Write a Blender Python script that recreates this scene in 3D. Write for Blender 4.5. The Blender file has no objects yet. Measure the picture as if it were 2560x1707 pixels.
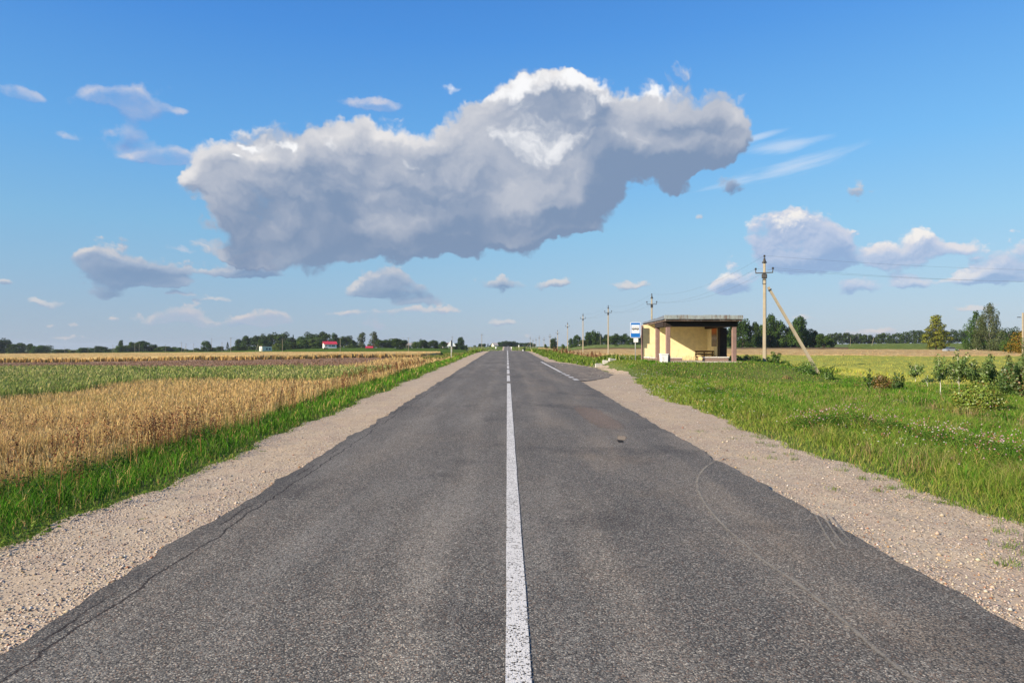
import bpy, bmesh, math, random
import numpy as np
from mathutils import Vector, Matrix

R = math.radians
S = bpy.context.scene
COL = S.collection

# ---------------------------------------------------------------- camera
F, CX, HY, EYE = 1707.0, 1268.0, 871.0, 1.75      # focal length / principal point / horizon in photo pixels, eye height
cd = bpy.data.cameras.new('camera')
cam = bpy.data.objects.new('camera', cd)
COL.objects.link(cam)
cd.sensor_width = 36.0
cd.lens = 24.005
cd.clip_start = 0.05
cd.clip_end = 9000.0
cd.shift_x = (1280.0 - CX) / 2560.0
cd.shift_y = (HY - 853.5) / 2560.0
cam.location = (0, 0, EYE)
cam.rotation_euler = (R(90), 0, 0)
S.camera = cam

# ---------------------------------------------------------------- exposure
S.view_settings.view_transform = 'Standard'
S.view_settings.look = 'None'
EXPO = 0.80
S.view_settings.exposure = EXPO
S.view_settings.gamma = 1.0
S.view_settings.use_curve_mapping = False
S.cycles.max_bounces = 6
S.cycles.transparent_max_bounces = 12
S.cycles.caustics_reflective = False
S.cycles.caustics_refractive = False

# ---------------------------------------------------------------- sun
SUN_DIR = Vector((1.0, 0.6, -0.566)).normalized()     # the way the light travels
sd = bpy.data.lights.new('sun', 'SUN')
sd.energy = 5.0
sd.angle = R(0.53)
sd.color = (1.0, 0.87, 0.68)
sun = bpy.data.objects.new('sun', sd)
COL.objects.link(sun)
sun.rotation_euler = SUN_DIR.to_track_quat('-Z', 'Y').to_euler()
sun.location = (-60, -36, 40)
SUN_EL = math.asin(-SUN_DIR.z)
SUN_AZ = math.atan2(-SUN_DIR.x, -SUN_DIR.y)


# ---------------------------------------------------------------- node helper
class NT:
    def __init__(self, tree):
        self.t = tree
        self.x = 0

    def n(self, kind, **kw):
        nd = self.t.nodes.new(kind)
        nd.location = (self.x, 0)
        self.x += 40
        for k, v in kw.items():
            setattr(nd, k, v)
        return nd

    def link(self, a, b):
        self.t.links.new(a, b)

    def put(self, sock, v):
        if isinstance(v, bpy.types.NodeSocket):
            self.t.links.new(v, sock)
        elif v is not None:
            if hasattr(sock, 'default_value') and isinstance(v, (tuple, list)) and len(v) == 3 and sock.type == 'RGBA':
                v = (v[0], v[1], v[2], 1.0)
            sock.default_value = v

    def m(self, op, a, b=None, c=None, clamp=False):
        nd = self.n('ShaderNodeMath', operation=op, use_clamp=clamp)
        self.put(nd.inputs[0], a)
        if b is not None:
            self.put(nd.inputs[1], b)
        if c is not None:
            self.put(nd.inputs[2], c)
        return nd.outputs[0]

    def v(self, op, a, b=None, c=None):
        nd = self.n('ShaderNodeVectorMath', operation=op)
        self.put(nd.inputs[0], a)
        if b is not None:
            self.put(nd.inputs[1], b)
        if c is not None:
            self.put(nd.inputs[2], c)
        return nd.outputs['Value'] if op in ('LENGTH', 'DISTANCE', 'DOT_PRODUCT') else nd.outputs[0]

    def xyz(self, a, b, c):
        nd = self.n('ShaderNodeCombineXYZ')
        for i, q in enumerate((a, b, c)):
            self.put(nd.inputs[i], q)
        return nd.outputs[0]

    def sep(self, a):
        nd = self.n('ShaderNodeSeparateXYZ')
        self.put(nd.inputs[0], a)
        return nd.outputs

    def noise(self, vec, scale, detail=4.0, rough=0.55, dist=0.0, lac=2.0, color=False, dim='3D'):
        nd = self.n('ShaderNodeTexNoise', noise_dimensions=dim)
        if vec is not None:
            self.put(nd.inputs['Vector'], vec)
        nd.inputs['Scale'].default_value = scale
        nd.inputs['Detail'].default_value = detail
        nd.inputs['Roughness'].default_value = rough
        nd.inputs['Lacunarity'].default_value = lac
        nd.inputs['Distortion'].default_value = dist
        return nd.outputs['Color'] if color else nd.outputs[0]

    def voro(self, vec, scale, feature='F1', rand=1.0, detail=0.0, rough=0.5, dim='3D'):
        nd = self.n('ShaderNodeTexVoronoi', feature=feature, voronoi_dimensions=dim)
        if vec is not None:
            self.put(nd.inputs['Vector'], vec)
        nd.inputs['Scale'].default_value = scale
        nd.inputs['Randomness'].default_value = rand
        if 'Detail' in nd.inputs:
            nd.inputs['Detail'].default_value = detail
            nd.inputs['Roughness'].default_value = rough
        return nd

    def ss(self, x, lo, hi, a=0.0, b=1.0):
        nd = self.n('ShaderNodeMapRange', interpolation_type='SMOOTHSTEP')
        self.put(nd.inputs[0], x)
        for i, q in enumerate((lo, hi, a, b)):
            self.put(nd.inputs[1 + i], q)
        return nd.outputs[0]

    def mapr(self, x, lo, hi, a=0.0, b=1.0):
        nd = self.n('ShaderNodeMapRange')
        self.put(nd.inputs[0], x)
        for i, q in enumerate((lo, hi, a, b)):
            self.put(nd.inputs[1 + i], q)
        return nd.outputs[0]

    def mix(self, f, a, b, blend='MIX'):
        nd = self.n('ShaderNodeMix', data_type='RGBA', blend_type=blend)
        self.put(nd.inputs[0], f)
        self.put(nd.inputs[6], a)
        self.put(nd.inputs[7], b)
        return nd.outputs[2]

    def ramp(self, f, stops, interp='LINEAR'):
        nd = self.n('ShaderNodeValToRGB')
        nd.color_ramp.interpolation = interp
        el = nd.color_ramp.elements
        while len(el) < len(stops):
            el.new(0.5)
        for e, (p, c) in zip(el, stops):
            e.position = p
            e.color = (c[0], c[1], c[2], 1.0)
        self.put(nd.inputs[0], f)
        return nd.outputs[0]


def s2l(r, g, b):
    f = lambda c: (c / 255.0 / 12.92) if c <= 10.31 else ((c / 255.0 + 0.055) / 1.055) ** 2.4
    return (f(r), f(g), f(b))


# ---------------------------------------------------------------- sky: Nishita, with a field of cumulus in the world shader
def sky_dir(px, py):
    u = (px - CX) / F
    v = (HY - py) / F
    az = math.atan(u)
    return az, math.atan(v * math.cos(az))


BIG = [(680, 500, 180, 120), (560, 440, 95, 70), (640, 585, 110, 80), (800, 590, 200, 125), (990, 600, 180, 100), (1120, 585, 75, 75),
       (1000, 430, 170, 105), (900, 395, 95, 65), (1190, 420, 170, 135), (1300, 525, 180, 110), (1360, 450, 160, 120),
       (1430, 500, 105, 100), (1295, 245, 56, 58), (1385, 225, 56, 48), (1455, 262, 54, 50), (1375, 330, 150, 85),
       (1600, 340, 160, 110), (1740, 370, 120, 110), (1690, 420, 110, 50), (1835, 345, 50, 75), (1270, 540, 150, 40),
       (1415, 585, 115, 24), (1690, 482, 36, 34), (490, 445, 30, 25), (720, 540, 130, 90), (590, 650, 70, 20)]
RIGHT = [(1895, 585, 50, 58), (1970, 580, 62, 70), (2045, 600, 60, 62), (2100, 630, 36, 50), (1990, 660, 110, 45),
         (1835, 712, 48, 36), (1800, 722, 40, 18), (2250, 650, 72, 46), (2310, 615, 40, 36), (2200, 640, 34, 30),
         (2150, 722, 66, 26), (2300, 706, 60, 18), (2400, 628, 50, 22), (2500, 665, 66, 42), (2570, 640, 50, 52),
         (2420, 700, 46, 16), (2510, 700, 66, 18)]
MID = [(290, 665, 95, 40), (355, 695, 95, 30), (425, 715, 50, 12), (270, 737, 55, 20), (115, 755, 55, 14),
       (15, 710, 32, 15), (550, 750, 52, 11), (620, 660, 62, 26), (600, 684, 95, 12), (642, 638, 32, 15),
       (960, 702, 52, 36), (1000, 727, 78, 24), (915, 727, 45, 15), (1030, 760, 55, 13), (1250, 713, 85, 19),
       (1400, 710, 36, 13), (1585, 716, 42, 12), (1255, 806, 52, 12), (440, 738, 30, 6), (2440, 766, 42, 9), (2140, 478, 36, 24), (1750, 540, 18, 12), (1830, 465, 36, 30), (230, 650, 40, 22)]
FAINT = [(310, 242, 60, 36), (352, 275, 48, 42), (175, 337, 48, 17), (322, 338, 24, 22), (408, 382, 48, 28), (348, 396, 40, 13), (28, 236, 40, 24),
         (88, 244, 34, 14), (232, 240, 44, 17), (905, 262, 66, 20), (960, 268, 40, 14), (458, 278, 26, 12), (470, 400, 44, 18), (460, 624, 44, 9)]
LOW = [(418, 784, 36, 26), (385, 806, 26, 12), (480, 796, 34, 22), (520, 812, 26, 10), (600, 804, 40, 14), (655, 790, 40, 24), (705, 800, 34, 16), (925, 812, 46, 22),
       (190, 812, 26, 12), (120, 810, 22, 11), (280, 800, 24, 10), (2140, 838, 34, 20), (2230, 836, 30, 22), (2185, 846, 26, 16), (1010, 778, 60, 12), (850, 786, 46, 10),
       (1130, 780, 46, 11), (150, 846, 50, 7), (1330, 838, 30, 8), (1700, 850, 40, 8), (2010, 800, 34, 10), (2400, 765, 36, 12)]
BRIGHT = [(1500, 238, 70, 22), (1180, 235, 40, 20), (1300, 240, 70, 60), (1385, 215, 70, 50), (1455, 255, 70, 62), (1390, 315, 120, 55), (1640, 235, 45, 12),
          (1040, 405, 40, 20), (620, 375, 40, 8), (730, 382, 34, 10), (1330, 370, 60, 30), (590, 405, 16, 8)]
CIRRUS = [(1965, 365, 120, 22, 0.10), (1990, 415, 165, 26, 0.20), (1830, 455, 110, 20, 0.2), (1890, 345, 70, 12, 0.2)]


def blob_group(name, blobs, grow=1.0, flat=0.0):
    g = bpy.data.node_groups.new(name, 'ShaderNodeTree')
    g.interface.new_socket('P', in_out='INPUT', socket_type='NodeSocketVector')
    g.interface.new_socket('D', in_out='OUTPUT', socket_type='NodeSocketFloat')
    t = NT(g)
    gi = t.n('NodeGroupInput')
    go = t.n('NodeGroupOutput')
    acc = None
    for (px, py, a, b, *_) in blobs:
        a, b = a * grow, b * grow
        az, el = sky_dir(px, py)
        az2, _e = sky_dir(px + a, py)
        _a, el2 = sky_dir(px, py - b)
        sa, sb = 1.0 / (az2 - az), 1.0 / (el2 - el)
        q = t.v('MULTIPLY_ADD', gi.outputs[0], (sa, sb, 0.0), (-az * sa, -el * sb, 0.0))
        if flat:                     # flat base: the lower half falls off faster
            q = t.v('MAXIMUM', q, t.v('MULTIPLY', q, (-1.0, -flat, 0.0)))
        e = t.m('POWER', 0.42, t.v('DOT_PRODUCT', q, q))
        acc = e if acc is None else t.m('ADD', acc, e)
    t.link(t.m('SUBTRACT', t.m('MINIMUM', acc, 1.15), 0.40), go.inputs[0])
    return g


def make_world():
    w = bpy.data.worlds.new('World')
    S.world = w
    w.use_nodes = True
    w.node_tree.nodes.clear()
    t = NT(w.node_tree)
    out = t.n('ShaderNodeOutputWorld')
    bg = t.n('ShaderNodeBackground')
    SKY = 0.10
    bg.inputs['Strength'].default_value = SKY
    sky = t.n('ShaderNodeTexSky', sky_type='NISHITA')
    sky.sun_disc = False
    sky.sun_elevation = SUN_EL
    sky.sun_rotation = SUN_AZ
    sky.altitude = 150.0
    sky.air_density = 1.0
    sky.dust_density = 0.6
    sky.ozone_density = 2.2
    geo = t.n('ShaderNodeTexCoord')
    d = geo.outputs['Generated']
    x, y, z = t.sep(d)
    az = t.m('ARCTAN2', x, y)
    el = t.m('ARCSINE', z)
    P = t.xyz(az, el, 0.0)

    def grp(g, vec):
        nd = t.n('ShaderNodeGroup')
        nd.node_tree = g
        t.put(nd.inputs[0], vec)
        return nd.outputs[0]

    def warp(vec, sc, amp, seed):
        n1 = t.noise(t.v('ADD', vec, (seed, seed * 0.7, 0.0)), sc, 5.0, 0.62, dim='2D')
        n2 = t.noise(t.v('ADD', vec, (seed + 9.0, seed * 0.3, 0.0)), sc, 5.0, 0.62, dim='2D')
        return t.v('MULTIPLY_ADD', t.xyz(n1, n2, 0.0), (amp, amp, 0.0), t.v('ADD', vec, (-amp / 2, -amp / 2, 0.0)))

    def puffs(vec, sc, seed, det=7.0, vdet=3.0, puff=0.8, stretch=1.35):
        q = t.v('MULTIPLY_ADD', vec, (1.0, stretch, 0.0), (seed, seed * 1.3, 0.0))
        f = t.noise(q, sc, det, 0.60, dim='2D')
        vn = t.voro(q, sc * 1.9, 'F1', 1.0, vdet, 0.6, dim='2D')
        return t.m('ADD', t.m('MULTIPLY', t.m('SUBTRACT', f, 0.5), 2.6),
                   t.m('MULTIPLY', t.m('SUBTRACT', 0.42, vn.outputs['Distance']), puff))

    # clear-sky colour by height over the horizon, laid over the Nishita sky
    ramp = t.ramp(t.m('DIVIDE', el, 1.5708, clamp=True), [
        (0.0, s2l(164, 180, 202)), (0.03, s2l(158, 182, 208)), (0.065, s2l(148, 188, 218)), (0.105, s2l(134, 190, 227)), (0.17, s2l(106, 178, 237)),
        (0.27, s2l(73, 149, 229)), (0.34, s2l(58, 130, 214)), (1.0, s2l(40, 100, 190))])
    ramp = t.v('MULTIPLY', ramp, t.v('ADD', (1.0, 1.0, 1.0), t.v('SCALE', (0.16, 0.10, 0.05))))
    ramp.node.inputs[1].links[0].from_node.inputs[1].links[0].from_node.name = 'east_tint'
    t.put(t.t.nodes['east_tint'].inputs['Scale'], t.ss(az, -0.75, 0.75, -1.0, 1.0))
    ramp = t.v('SCALE', ramp)
    ramp.node.inputs['Scale'].default_value = 1.0 / SKY / 2 ** EXPO
    col = t.mix(0.85, sky.outputs[0], ramp)

    def sc_(c):
        return tuple(q / SKY / 2 ** EXPO for q in c)

    def over(base, color, alpha):
        return t.mix(alpha, base, color)

    # grey-blue air low over the horizon
    # thin high cirrus
    accc = None
    for (px, py, a, b, rot) in CIRRUS:
        a0, e0 = sky_dir(px, py)
        a1, _ = sky_dir(px + a, py)
        _, e1 = sky_dir(px, py - b)
        c, s = math.cos(rot), math.sin(rot)
        q = t.v('ADD', P, (-a0, -e0, 0.0))
        r1 = t.m('MULTIPLY', t.v('DOT_PRODUCT', q, (c, s, 0.0)), 1.0 / (a1 - a0))
        r2 = t.m('MULTIPLY', t.v('DOT_PRODUCT', q, (-s, c, 0.0)), 1.0 / (e1 - e0))
        l = t.m('SUBTRACT', 1.0, t.v('LENGTH', t.xyz(r1, r2, 0.0)))
        accc = l if accc is None else t.m('SMOOTH_MAX', accc, l, 0.2)
    st = t.xyz(t.m('ADD', t.m('MULTIPLY', az, 5.0), t.m('MULTIPLY', el, 1.0)),
               t.m('ADD', t.m('MULTIPLY', el, 40.0), t.m('MULTIPLY', az, -7.0)), 0.0)
    cn = t.noise(st, 1.0, 7.0, 0.62, 0.4)
    ca = t.m('MULTIPLY', t.ss(t.m('ADD', accc, t.m('MULTIPLY', t.m('SUBTRACT', cn, 0.5), 3.0)), -0.05, 1.15), 0.66)
    col = over(col, sc_(s2l(205, 222, 243)), ca)

    def shift(vec, d):
        return t.v('ADD', vec, (-0.35 * d, 0.95 * d, 0.0))

    def cloud(base, name, blobs, W, n, amp, colors, edge, opac, lit_d, n_off=None, n_wide=None, k=(1.25, 0.6, 0.6), n_c=0.2, bright=None, base_dark=None, grow=1.22, flat=2.0, dark_k=0.45, extra=None):
        c_dark, c_mid, c_lit, c_white = colors
        g = blob_group(name, blobs, grow, flat)
        B = grp(g, W)
        B2 = grp(g, shift(W, lit_d))
        damp = t.m('MULTIPLY', t.ss(B, 0.15, 0.60, 1.0, 0.38), t.ss(B, -0.34, -0.12, 0.0, amp))
        D = t.m('ADD', B, t.m('MULTIPLY', n, damp))
        a = t.m('MULTIPLY', t.ss(D, edge[0], edge[1]), opac)
        v = t.m('MULTIPLY', t.m('SUBTRACT', B, B2), k[0])          # open towards the sun: positive
        if n_off is not None:
            v = t.m('ADD', v, t.m('MULTIPLY', t.m('MULTIPLY', t.m('SUBTRACT', n, n_off), damp), k[1]))
        if n_wide is not None:
            v = t.m('ADD', v, t.m('MULTIPLY', t.m('MULTIPLY', n_wide, damp), k[2]))
        v = t.m('SUBTRACT', v, t.m('MULTIPLY', t.ss(D, 0.0, 0.75), 0.20))
        v = t.m('ADD', v, t.m('MULTIPLY_ADD', n, n_c, 0.58))
        if base_dark:
            gd = blob_group(name + '_base', base_dark)
            v = t.m('SUBTRACT', v, t.m('MULTIPLY', t.ss(t.m('ADD', grp(gd, W), t.m('MULTIPLY', n, 0.35)), -0.45, 0.60), dark_k))
        if extra is not None:
            v = t.m('ADD', v, extra)
        c = t.mix(t.ss(v, -0.15, 0.58), c_dark, c_mid)
        c = t.mix(t.ss(v, 0.46, 1.10), c, c_lit)
        if bright:
            gb = blob_group(name + '_bright', bright)
            bw = t.m('ADD', grp(gb, W), t.m('MULTIPLY', n, 1.1))
            bw = t.m('MULTIPLY', t.ss(bw, -0.25, 0.55), t.ss(v, 0.10, 0.72))
            c = t.mix(bw, c, c_white)
        a = t.m('MULTIPLY', a, t.ss(el, 0.0, 0.16, 0.62, 1.0))          # far clouds sink into the air
        return over(base, c, a)

    C = lambda *cs: [sc_(s2l(*q)) for q in cs]
    SC_S, SC_B = 16.0, 6.5
    Ws = warp(P, SC_S, 0.36 / SC_S, 5.3)
    ns = puffs(Ws, SC_S, 5.3)
    ns2 = puffs(shift(Ws, 0.005), SC_S, 5.3, det=5.0, vdet=2.0)
    Wb = warp(P, SC_B, 0.62 / SC_B, 0.6)
    nb = puffs(Wb, SC_B, 0.6)
    nb2 = puffs(shift(Wb, 0.009), SC_B, 0.6, det=5.0, vdet=2.0)
    na = puffs(Wb, SC_B * 0.62, 2.6, det=3.5, vdet=1.0)
    na2 = puffs(shift(Wb, 0.026), SC_B * 0.62, 2.6, det=3.5, vdet=1.0)
    nw = t.m('SUBTRACT', na, na2)
    col = cloud(col, 'faint_clouds', FAINT, Ws, t.m('ADD', ns, t.m('MULTIPLY', nb, 0.6)), 1.0,
                C((118, 158, 214), (160, 184, 222), (216, 214, 223), (0, 0, 0)), (-0.20, 0.95), 0.90, 0.010, grow=1.40, flat=1.4)
    col = cloud(col, 'low_clouds', LOW, Ws, ns, 1.45, C((158, 178, 208), (186, 191, 208), (234, 218, 210), (0, 0, 0)), (-0.06, 0.70), 0.95, 0.006, grow=1.28, flat=1.4)
    col = cloud(col, 'small_clouds', MID, Ws, ns, 0.95, C((124, 148, 182), (164, 178, 201), (222, 217, 216), (0, 0, 0)), (-0.05, 0.50), 0.95, 0.008,
                ns2, k=(1.1, 0.5, 0), base_dark=[(340, 690, 120, 34), (290, 735, 70, 14), (1010, 738, 90, 14), (1250, 724, 90, 10), (660, 684, 90, 12), (15, 716, 40, 12), (1830, 470, 50, 36)], grow=1.30, flat=1.6)
    col = cloud(col, 'right_clouds', RIGHT, Ws, ns, 1.0, C((148, 174, 212), (190, 202, 226), (230, 226, 229), (248, 243, 238)), (-0.04, 0.50), 0.95, 0.011,
                ns2, k=(1.25, 0.8, 0),
                bright=[(2000, 552, 130, 26), (1900, 560, 50, 26), (2240, 612, 70, 18), (2310, 590, 40, 16), (1810, 690, 40, 16), (2500, 622, 70, 14)],
                grow=1.14, flat=1.35, base_dark=[(2040, 672, 110, 26), (2100, 640, 40, 36), (1850, 722, 80, 14), (2150, 728, 80, 10), (2500, 700, 90, 14), (2330, 715, 60, 12)])
    col = cloud(col, 'great_cloud', BIG, Wb, nb, 0.75, C((128, 149, 179), (190, 195, 207), (237, 234, 233), (252, 252, 253)), (-0.06, 0.42), 0.985, 0.022,
                nb2, nw, k=(1.0, 0.50, 0.60), bright=BRIGHT, grow=1.05, flat=1.7, dark_k=0.52, extra=t.m('MULTIPLY', na, 0.34),
                base_dark=[(960, 625, 230, 50), (1140, 590, 80, 50), (1380, 540, 190, 34), (1530, 455, 55, 80), (1720, 425, 150, 40), (1830, 465, 40, 30),
                           (1690, 480, 50, 40), (1420, 600, 120, 16)])
    t.put(bg.inputs['Color'], col)
    t.link(bg.outputs[0], out.inputs[0])
    w.cycles.sampling_method = 'MANUAL'
    w.cycles.sample_map_resolution = 512


make_world()

# ================================================================ helpers: tags, meshes
rng = np.random.default_rng(7)
random.seed(7)


def tag(o, label=None, cat=None, group=None, kind=None):
    if label:
        o['label'] = label
    if cat:
        o['category'] = cat
    if group:
        o['group'] = group
    if kind:
        o['kind'] = kind
    return o


def empty(name, loc, rz=0.0):
    o = bpy.data.objects.new(name, None)
    COL.objects.link(o)
    o.location = loc
    o.rotation_euler = (0, 0, rz)
    o.empty_display_size = 0.2
    return o


def link(name, me, parent=None, mat=None):
    o = bpy.data.objects.new(name, me)
    COL.objects.link(o)
    if mat is not None and not me.materials:
        me.materials.append(mat)
    if parent is not None:
        o.parent = parent
    return o


def np_mesh(name, V, quads=None, tris=None, col=None, smooth=False):
    me = bpy.data.meshes.new(name)
    V = np.asarray(V, np.float32).reshape(-1, 3)
    loops, starts, k = [], [], 0
    if quads is not None and len(quads):
        q = np.asarray(quads, np.int32).reshape(-1, 4)
        loops.append(q.ravel())
        starts.append(np.arange(len(q)) * 4)
        k = q.size
    if tris is not None and len(tris):
        q = np.asarray(tris, np.int32).reshape(-1, 3)
        loops.append(q.ravel())
        starts.append(k + np.arange(len(q)) * 3)
    loops = np.concatenate(loops).astype(np.int32)
    starts = np.concatenate(starts).astype(np.int32)
    me.vertices.add(len(V))
    me.vertices.foreach_set('co', V.ravel())
    me.loops.add(len(loops))
    me.loops.foreach_set('vertex_index', loops)
    me.polygons.add(len(starts))
    me.polygons.foreach_set('loop_start', starts)
    if smooth:
        me.polygons.foreach_set('use_smooth', np.ones(len(starts), bool))
    if col is not None:
        a = me.color_attributes.new('col', 'FLOAT_COLOR', 'POINT')
        c = np.ones((len(V), 4), np.float32)
        c[:, :3] = col
        a.data.foreach_set('color', c.ravel())
    me.update(calc_edges=True)
    me.validate()
    return me


def grid_faces(nu, nv):
    i = np.arange(nu - 1)[:, None] * nv + np.arange(nv - 1)[None, :]
    return np.stack([i, i + nv, i + nv + 1, i + 1], -1).reshape(-1, 4)


class MB:
    """collects bevelled boxes, prisms and tubes into ONE mesh"""
    def __init__(self):
        self.bm = bmesh.new()

    def box(self, lo, hi, bev=0.0, rot=0.0, piv=None, seg=1):
        lo, hi = Vector(lo), Vector(hi)
        r = bmesh.ops.create_cube(self.bm, size=1.0)
        vs = r['verts']
        c, d = (lo + hi) / 2, hi - lo
        for v in vs:
            v.co = Vector((v.co.x * d.x, v.co.y * d.y, v.co.z * d.z)) + c
        if rot:
            p = Vector(piv) if piv else c
            bmesh.ops.rotate(self.bm, verts=vs, cent=p, matrix=Matrix.Rotation(rot, 3, 'Z'))
        if bev:
            es = list({e for v in vs for e in v.link_edges})
            bmesh.ops.bevel(self.bm, geom=es, offset=bev, segments=seg, affect='EDGES', profile=0.6)
        return self

    def prism(self, pts, y0, y1, axis='Y'):
        """closed outline pts (a,b) extruded along axis"""
        def mk(p, t):
            return {'Y': (p[0], t, p[1]), 'X': (t, p[0], p[1]), 'Z': (p[0], p[1], t)}[axis]
        a = [self.bm.verts.new(mk(p, y0)) for p in pts]
        b = [self.bm.verts.new(mk(p, y1)) for p in pts]
        n = len(pts)
        self.bm.faces.new(a)
        self.bm.faces.new(b[::-1])
        for i in range(n):
            j = (i + 1) % n
            self.bm.faces.new((a[j], a[i], b[i], b[j]))
        return self

    def hull(self, verts, faces):
        vs = [self.bm.verts.new(v) for v in verts]
        for f in faces:
            self.bm.faces.new([vs[i] for i in f])
        return self

    def tube(self, pts, rad, n=8, cap=True):
        pts = [Vector(p) for p in pts]
        if not isinstance(rad, (list, tuple)):
            rad = [rad] * len(pts)
        rings = []
        up = None
        for i, p in enumerate(pts):
            d = (pts[min(i + 1, len(pts) - 1)] - pts[max(i - 1, 0)]).normalized()
            if up is None:
                up = d.orthogonal().normalized()
            up = (up - d * up.dot(d)).normalized()
            s = d.cross(up)
            rings.append([self.bm.verts.new(p + (up * math.cos(2 * math.pi * k / n) + s * math.sin(2 * math.pi * k / n)) * rad[i]) for k in range(n)])
        for a, b in zip(rings, rings[1:]):
            for k in range(n):
                self.bm.faces.new((a[k], a[(k + 1) % n], b[(k + 1) % n], b[k]))
        if cap:
            self.bm.faces.new(rings[0][::-1])
            self.bm.faces.new(rings[-1])
        return self

    def build(self, name, mat, parent=None, smooth=False):
        bmesh.ops.recalc_face_normals(self.bm, faces=self.bm.faces[:])
        me = bpy.data.meshes.new(name)
        self.bm.to_mesh(me)
        self.bm.free()
        if smooth:
            me.polygons.foreach_set('use_smooth', np.ones(len(me.polygons), bool))
        return link(name, me, parent, mat)


def X(px, Y):
    """ground X that photo column px meets at distance Y"""
    return (px - CX) / F * Y


def Z(py, Y):
    return EYE + (HY - py) / F * Y


# ================================================================ materials
def material(name):
    m = bpy.data.materials.new(name)
    m.use_nodes = True
    m.node_tree.nodes.clear()
    t = NT(m.node_tree)
    o = t.n('ShaderNodeOutputMaterial')
    return m, t, o


def principled(t, col, rough=0.8, spec=0.3, bump=None, bdist=0.01, bstr=1.0):
    p = t.n('ShaderNodeBsdfPrincipled')
    t.put(p.inputs['Base Color'], col)
    t.put(p.inputs['Roughness'], rough)
    p.inputs['Specular IOR Level'].default_value = spec
    if bump is not None:
        b = t.n('ShaderNodeBump')
        b.inputs['Strength'].default_value = bstr
        b.inputs['Distance'].default_value = bdist
        t.put(b.inputs['Height'], bump)
        t.link(b.outputs[0], p.inputs['Normal'])
    return p


def pos(t):
    return t.n('ShaderNodeNewGeometry').outputs['Position']


def plain(name, col, rough=0.7, spec=0.3, var=0.15, scale=6.0, bump=0.0, dirt=None, metal=0.0, streak=False):
    """a painted / cast surface with some mottling of its own"""
    m, t, o = material(name)
    P = t.n('ShaderNodeTexCoord').outputs['Object']
    n = t.noise(P, scale, 5.0, 0.6)
    c = t.mix(t.mapr(n, 0.3, 0.7, 0.0, 1.0), tuple(q * (1 - var) for q in col), tuple(min(1.0, q * (1 + var)) for q in col))
    if streak:
        sn = t.noise(t.v('MULTIPLY', P, (9.0, 9.0, 1.0)), 1.0, 5.0, .7)
        c = t.mix(t.m('MULTIPLY', t.ss(sn, .50, .62), .75), c, dirt[0])
    if dirt:
        d = t.ss(t.noise(P, scale * 2.7, 6.0, 0.7), dirt[1], dirt[1] + 0.12)
        c = t.mix(t.m('MULTIPLY', d, dirt[2]), c, dirt[0])
    p = principled(t, c, rough, spec, t.noise(P, scale * 9, 4.0, 0.6) if bump else None, bump if bump else 0.01)
    p.inputs['Metallic'].default_value = metal
    t.link(p.outputs[0], o.inputs[0])
    return m


def leaf_material(name, trans=0.30, hue_var=0.0, val_var=0.0, gloss=0.0):
    """colour from the mesh's own 'col' attribute, thin and a little translucent"""
    m, t, o = material(name)
    a = t.n('ShaderNodeAttribute', attribute_name='col')
    c = a.outputs['Color']
    if hue_var or val_var:
        r = t.n('ShaderNodeObjectInfo').outputs['Random']
        h = t.n('ShaderNodeHueSaturation')
        t.put(h.inputs['Hue'], t.mapr(r, 0, 1, 0.5 - hue_var, 0.5 + hue_var))
        r2 = t.m('FRACT', t.m('MULTIPLY', r, 7.31))
        t.put(h.inputs['Value'], t.mapr(r2, 0, 1, 1 - val_var, 1 + val_var))
        t.put(h.inputs['Color'], c)
        c = h.outputs[0]
    d = t.n('ShaderNodeBsdfDiffuse')
    tr = t.n('ShaderNodeBsdfTranslucent')
    t.put(d.inputs[0], c)
    t.put(tr.inputs[0], c)
    mx = t.n('ShaderNodeMixShader')
    mx.inputs[0].default_value = trans
    t.link(d.outputs[0], mx.inputs[1])
    t.link(tr.outputs[0], mx.inputs[2])
    last = mx.outputs[0]
    if gloss:
        g = t.n('ShaderNodeBsdfGlossy')
        g.inputs['Roughness'].default_value = 0.45
        g.inputs['Color'].default_value = (1, 1, 1, 1)
        m2 = t.n('ShaderNodeMixShader')
        m2.inputs[0].default_value = gloss
        t.link(last, m2.inputs[1])
        t.link(g.outputs[0], m2.inputs[2])
        last = m2.outputs[0]
    t.link(last, o.inputs[0])
    return m


GRASS_M = leaf_material('grass_blades', 0.32)
CROP_M = leaf_material('dry_straw', 0.25)

# ================================================================ terrain
def smooth(x, a, b):
    t = np.clip((np.asarray(x, float) - a) / (b - a), 0, 1)
    return t * t * (3 - 2 * t)


def hermite(xs, ys):
    xs, ys = np.array(xs, float), np.array(ys, float)
    d = np.diff(ys) / np.diff(xs)
    mm = np.concatenate([[d[0]], (d[:-1] + d[1:]) / 2, [d[-1]]])

    def f(x):
        x = np.clip(np.asarray(x, float), xs[0], xs[-1])
        i = np.clip(np.searchsorted(xs, x, 'right') - 1, 0, len(xs) - 2)
        h = xs[i + 1] - xs[i]
        t = (x - xs[i]) / h
        return ((2 * t**3 - 3 * t**2 + 1) * ys[i] + (t**3 - 2 * t**2 + t) * h * mm[i] + (-2 * t**3 + 3 * t**2) * ys[i + 1] + (t**3 - t**2) * h * mm[i + 1])
    return f


zroad = hermite([-80, 0, 40, 80, 100, 113, 126, 145, 180, 300, 420, 520, 600, 700, 760, 900, 1500, 4000],
                [-1.0, 0, 0.50, 1.0, 1.23, 1.34, 1.34, 1.12, 0.3, -1.7, -2.1, -1.0, 0.9, 3.3, 3.9, 3.0, 0, -5])

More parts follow.
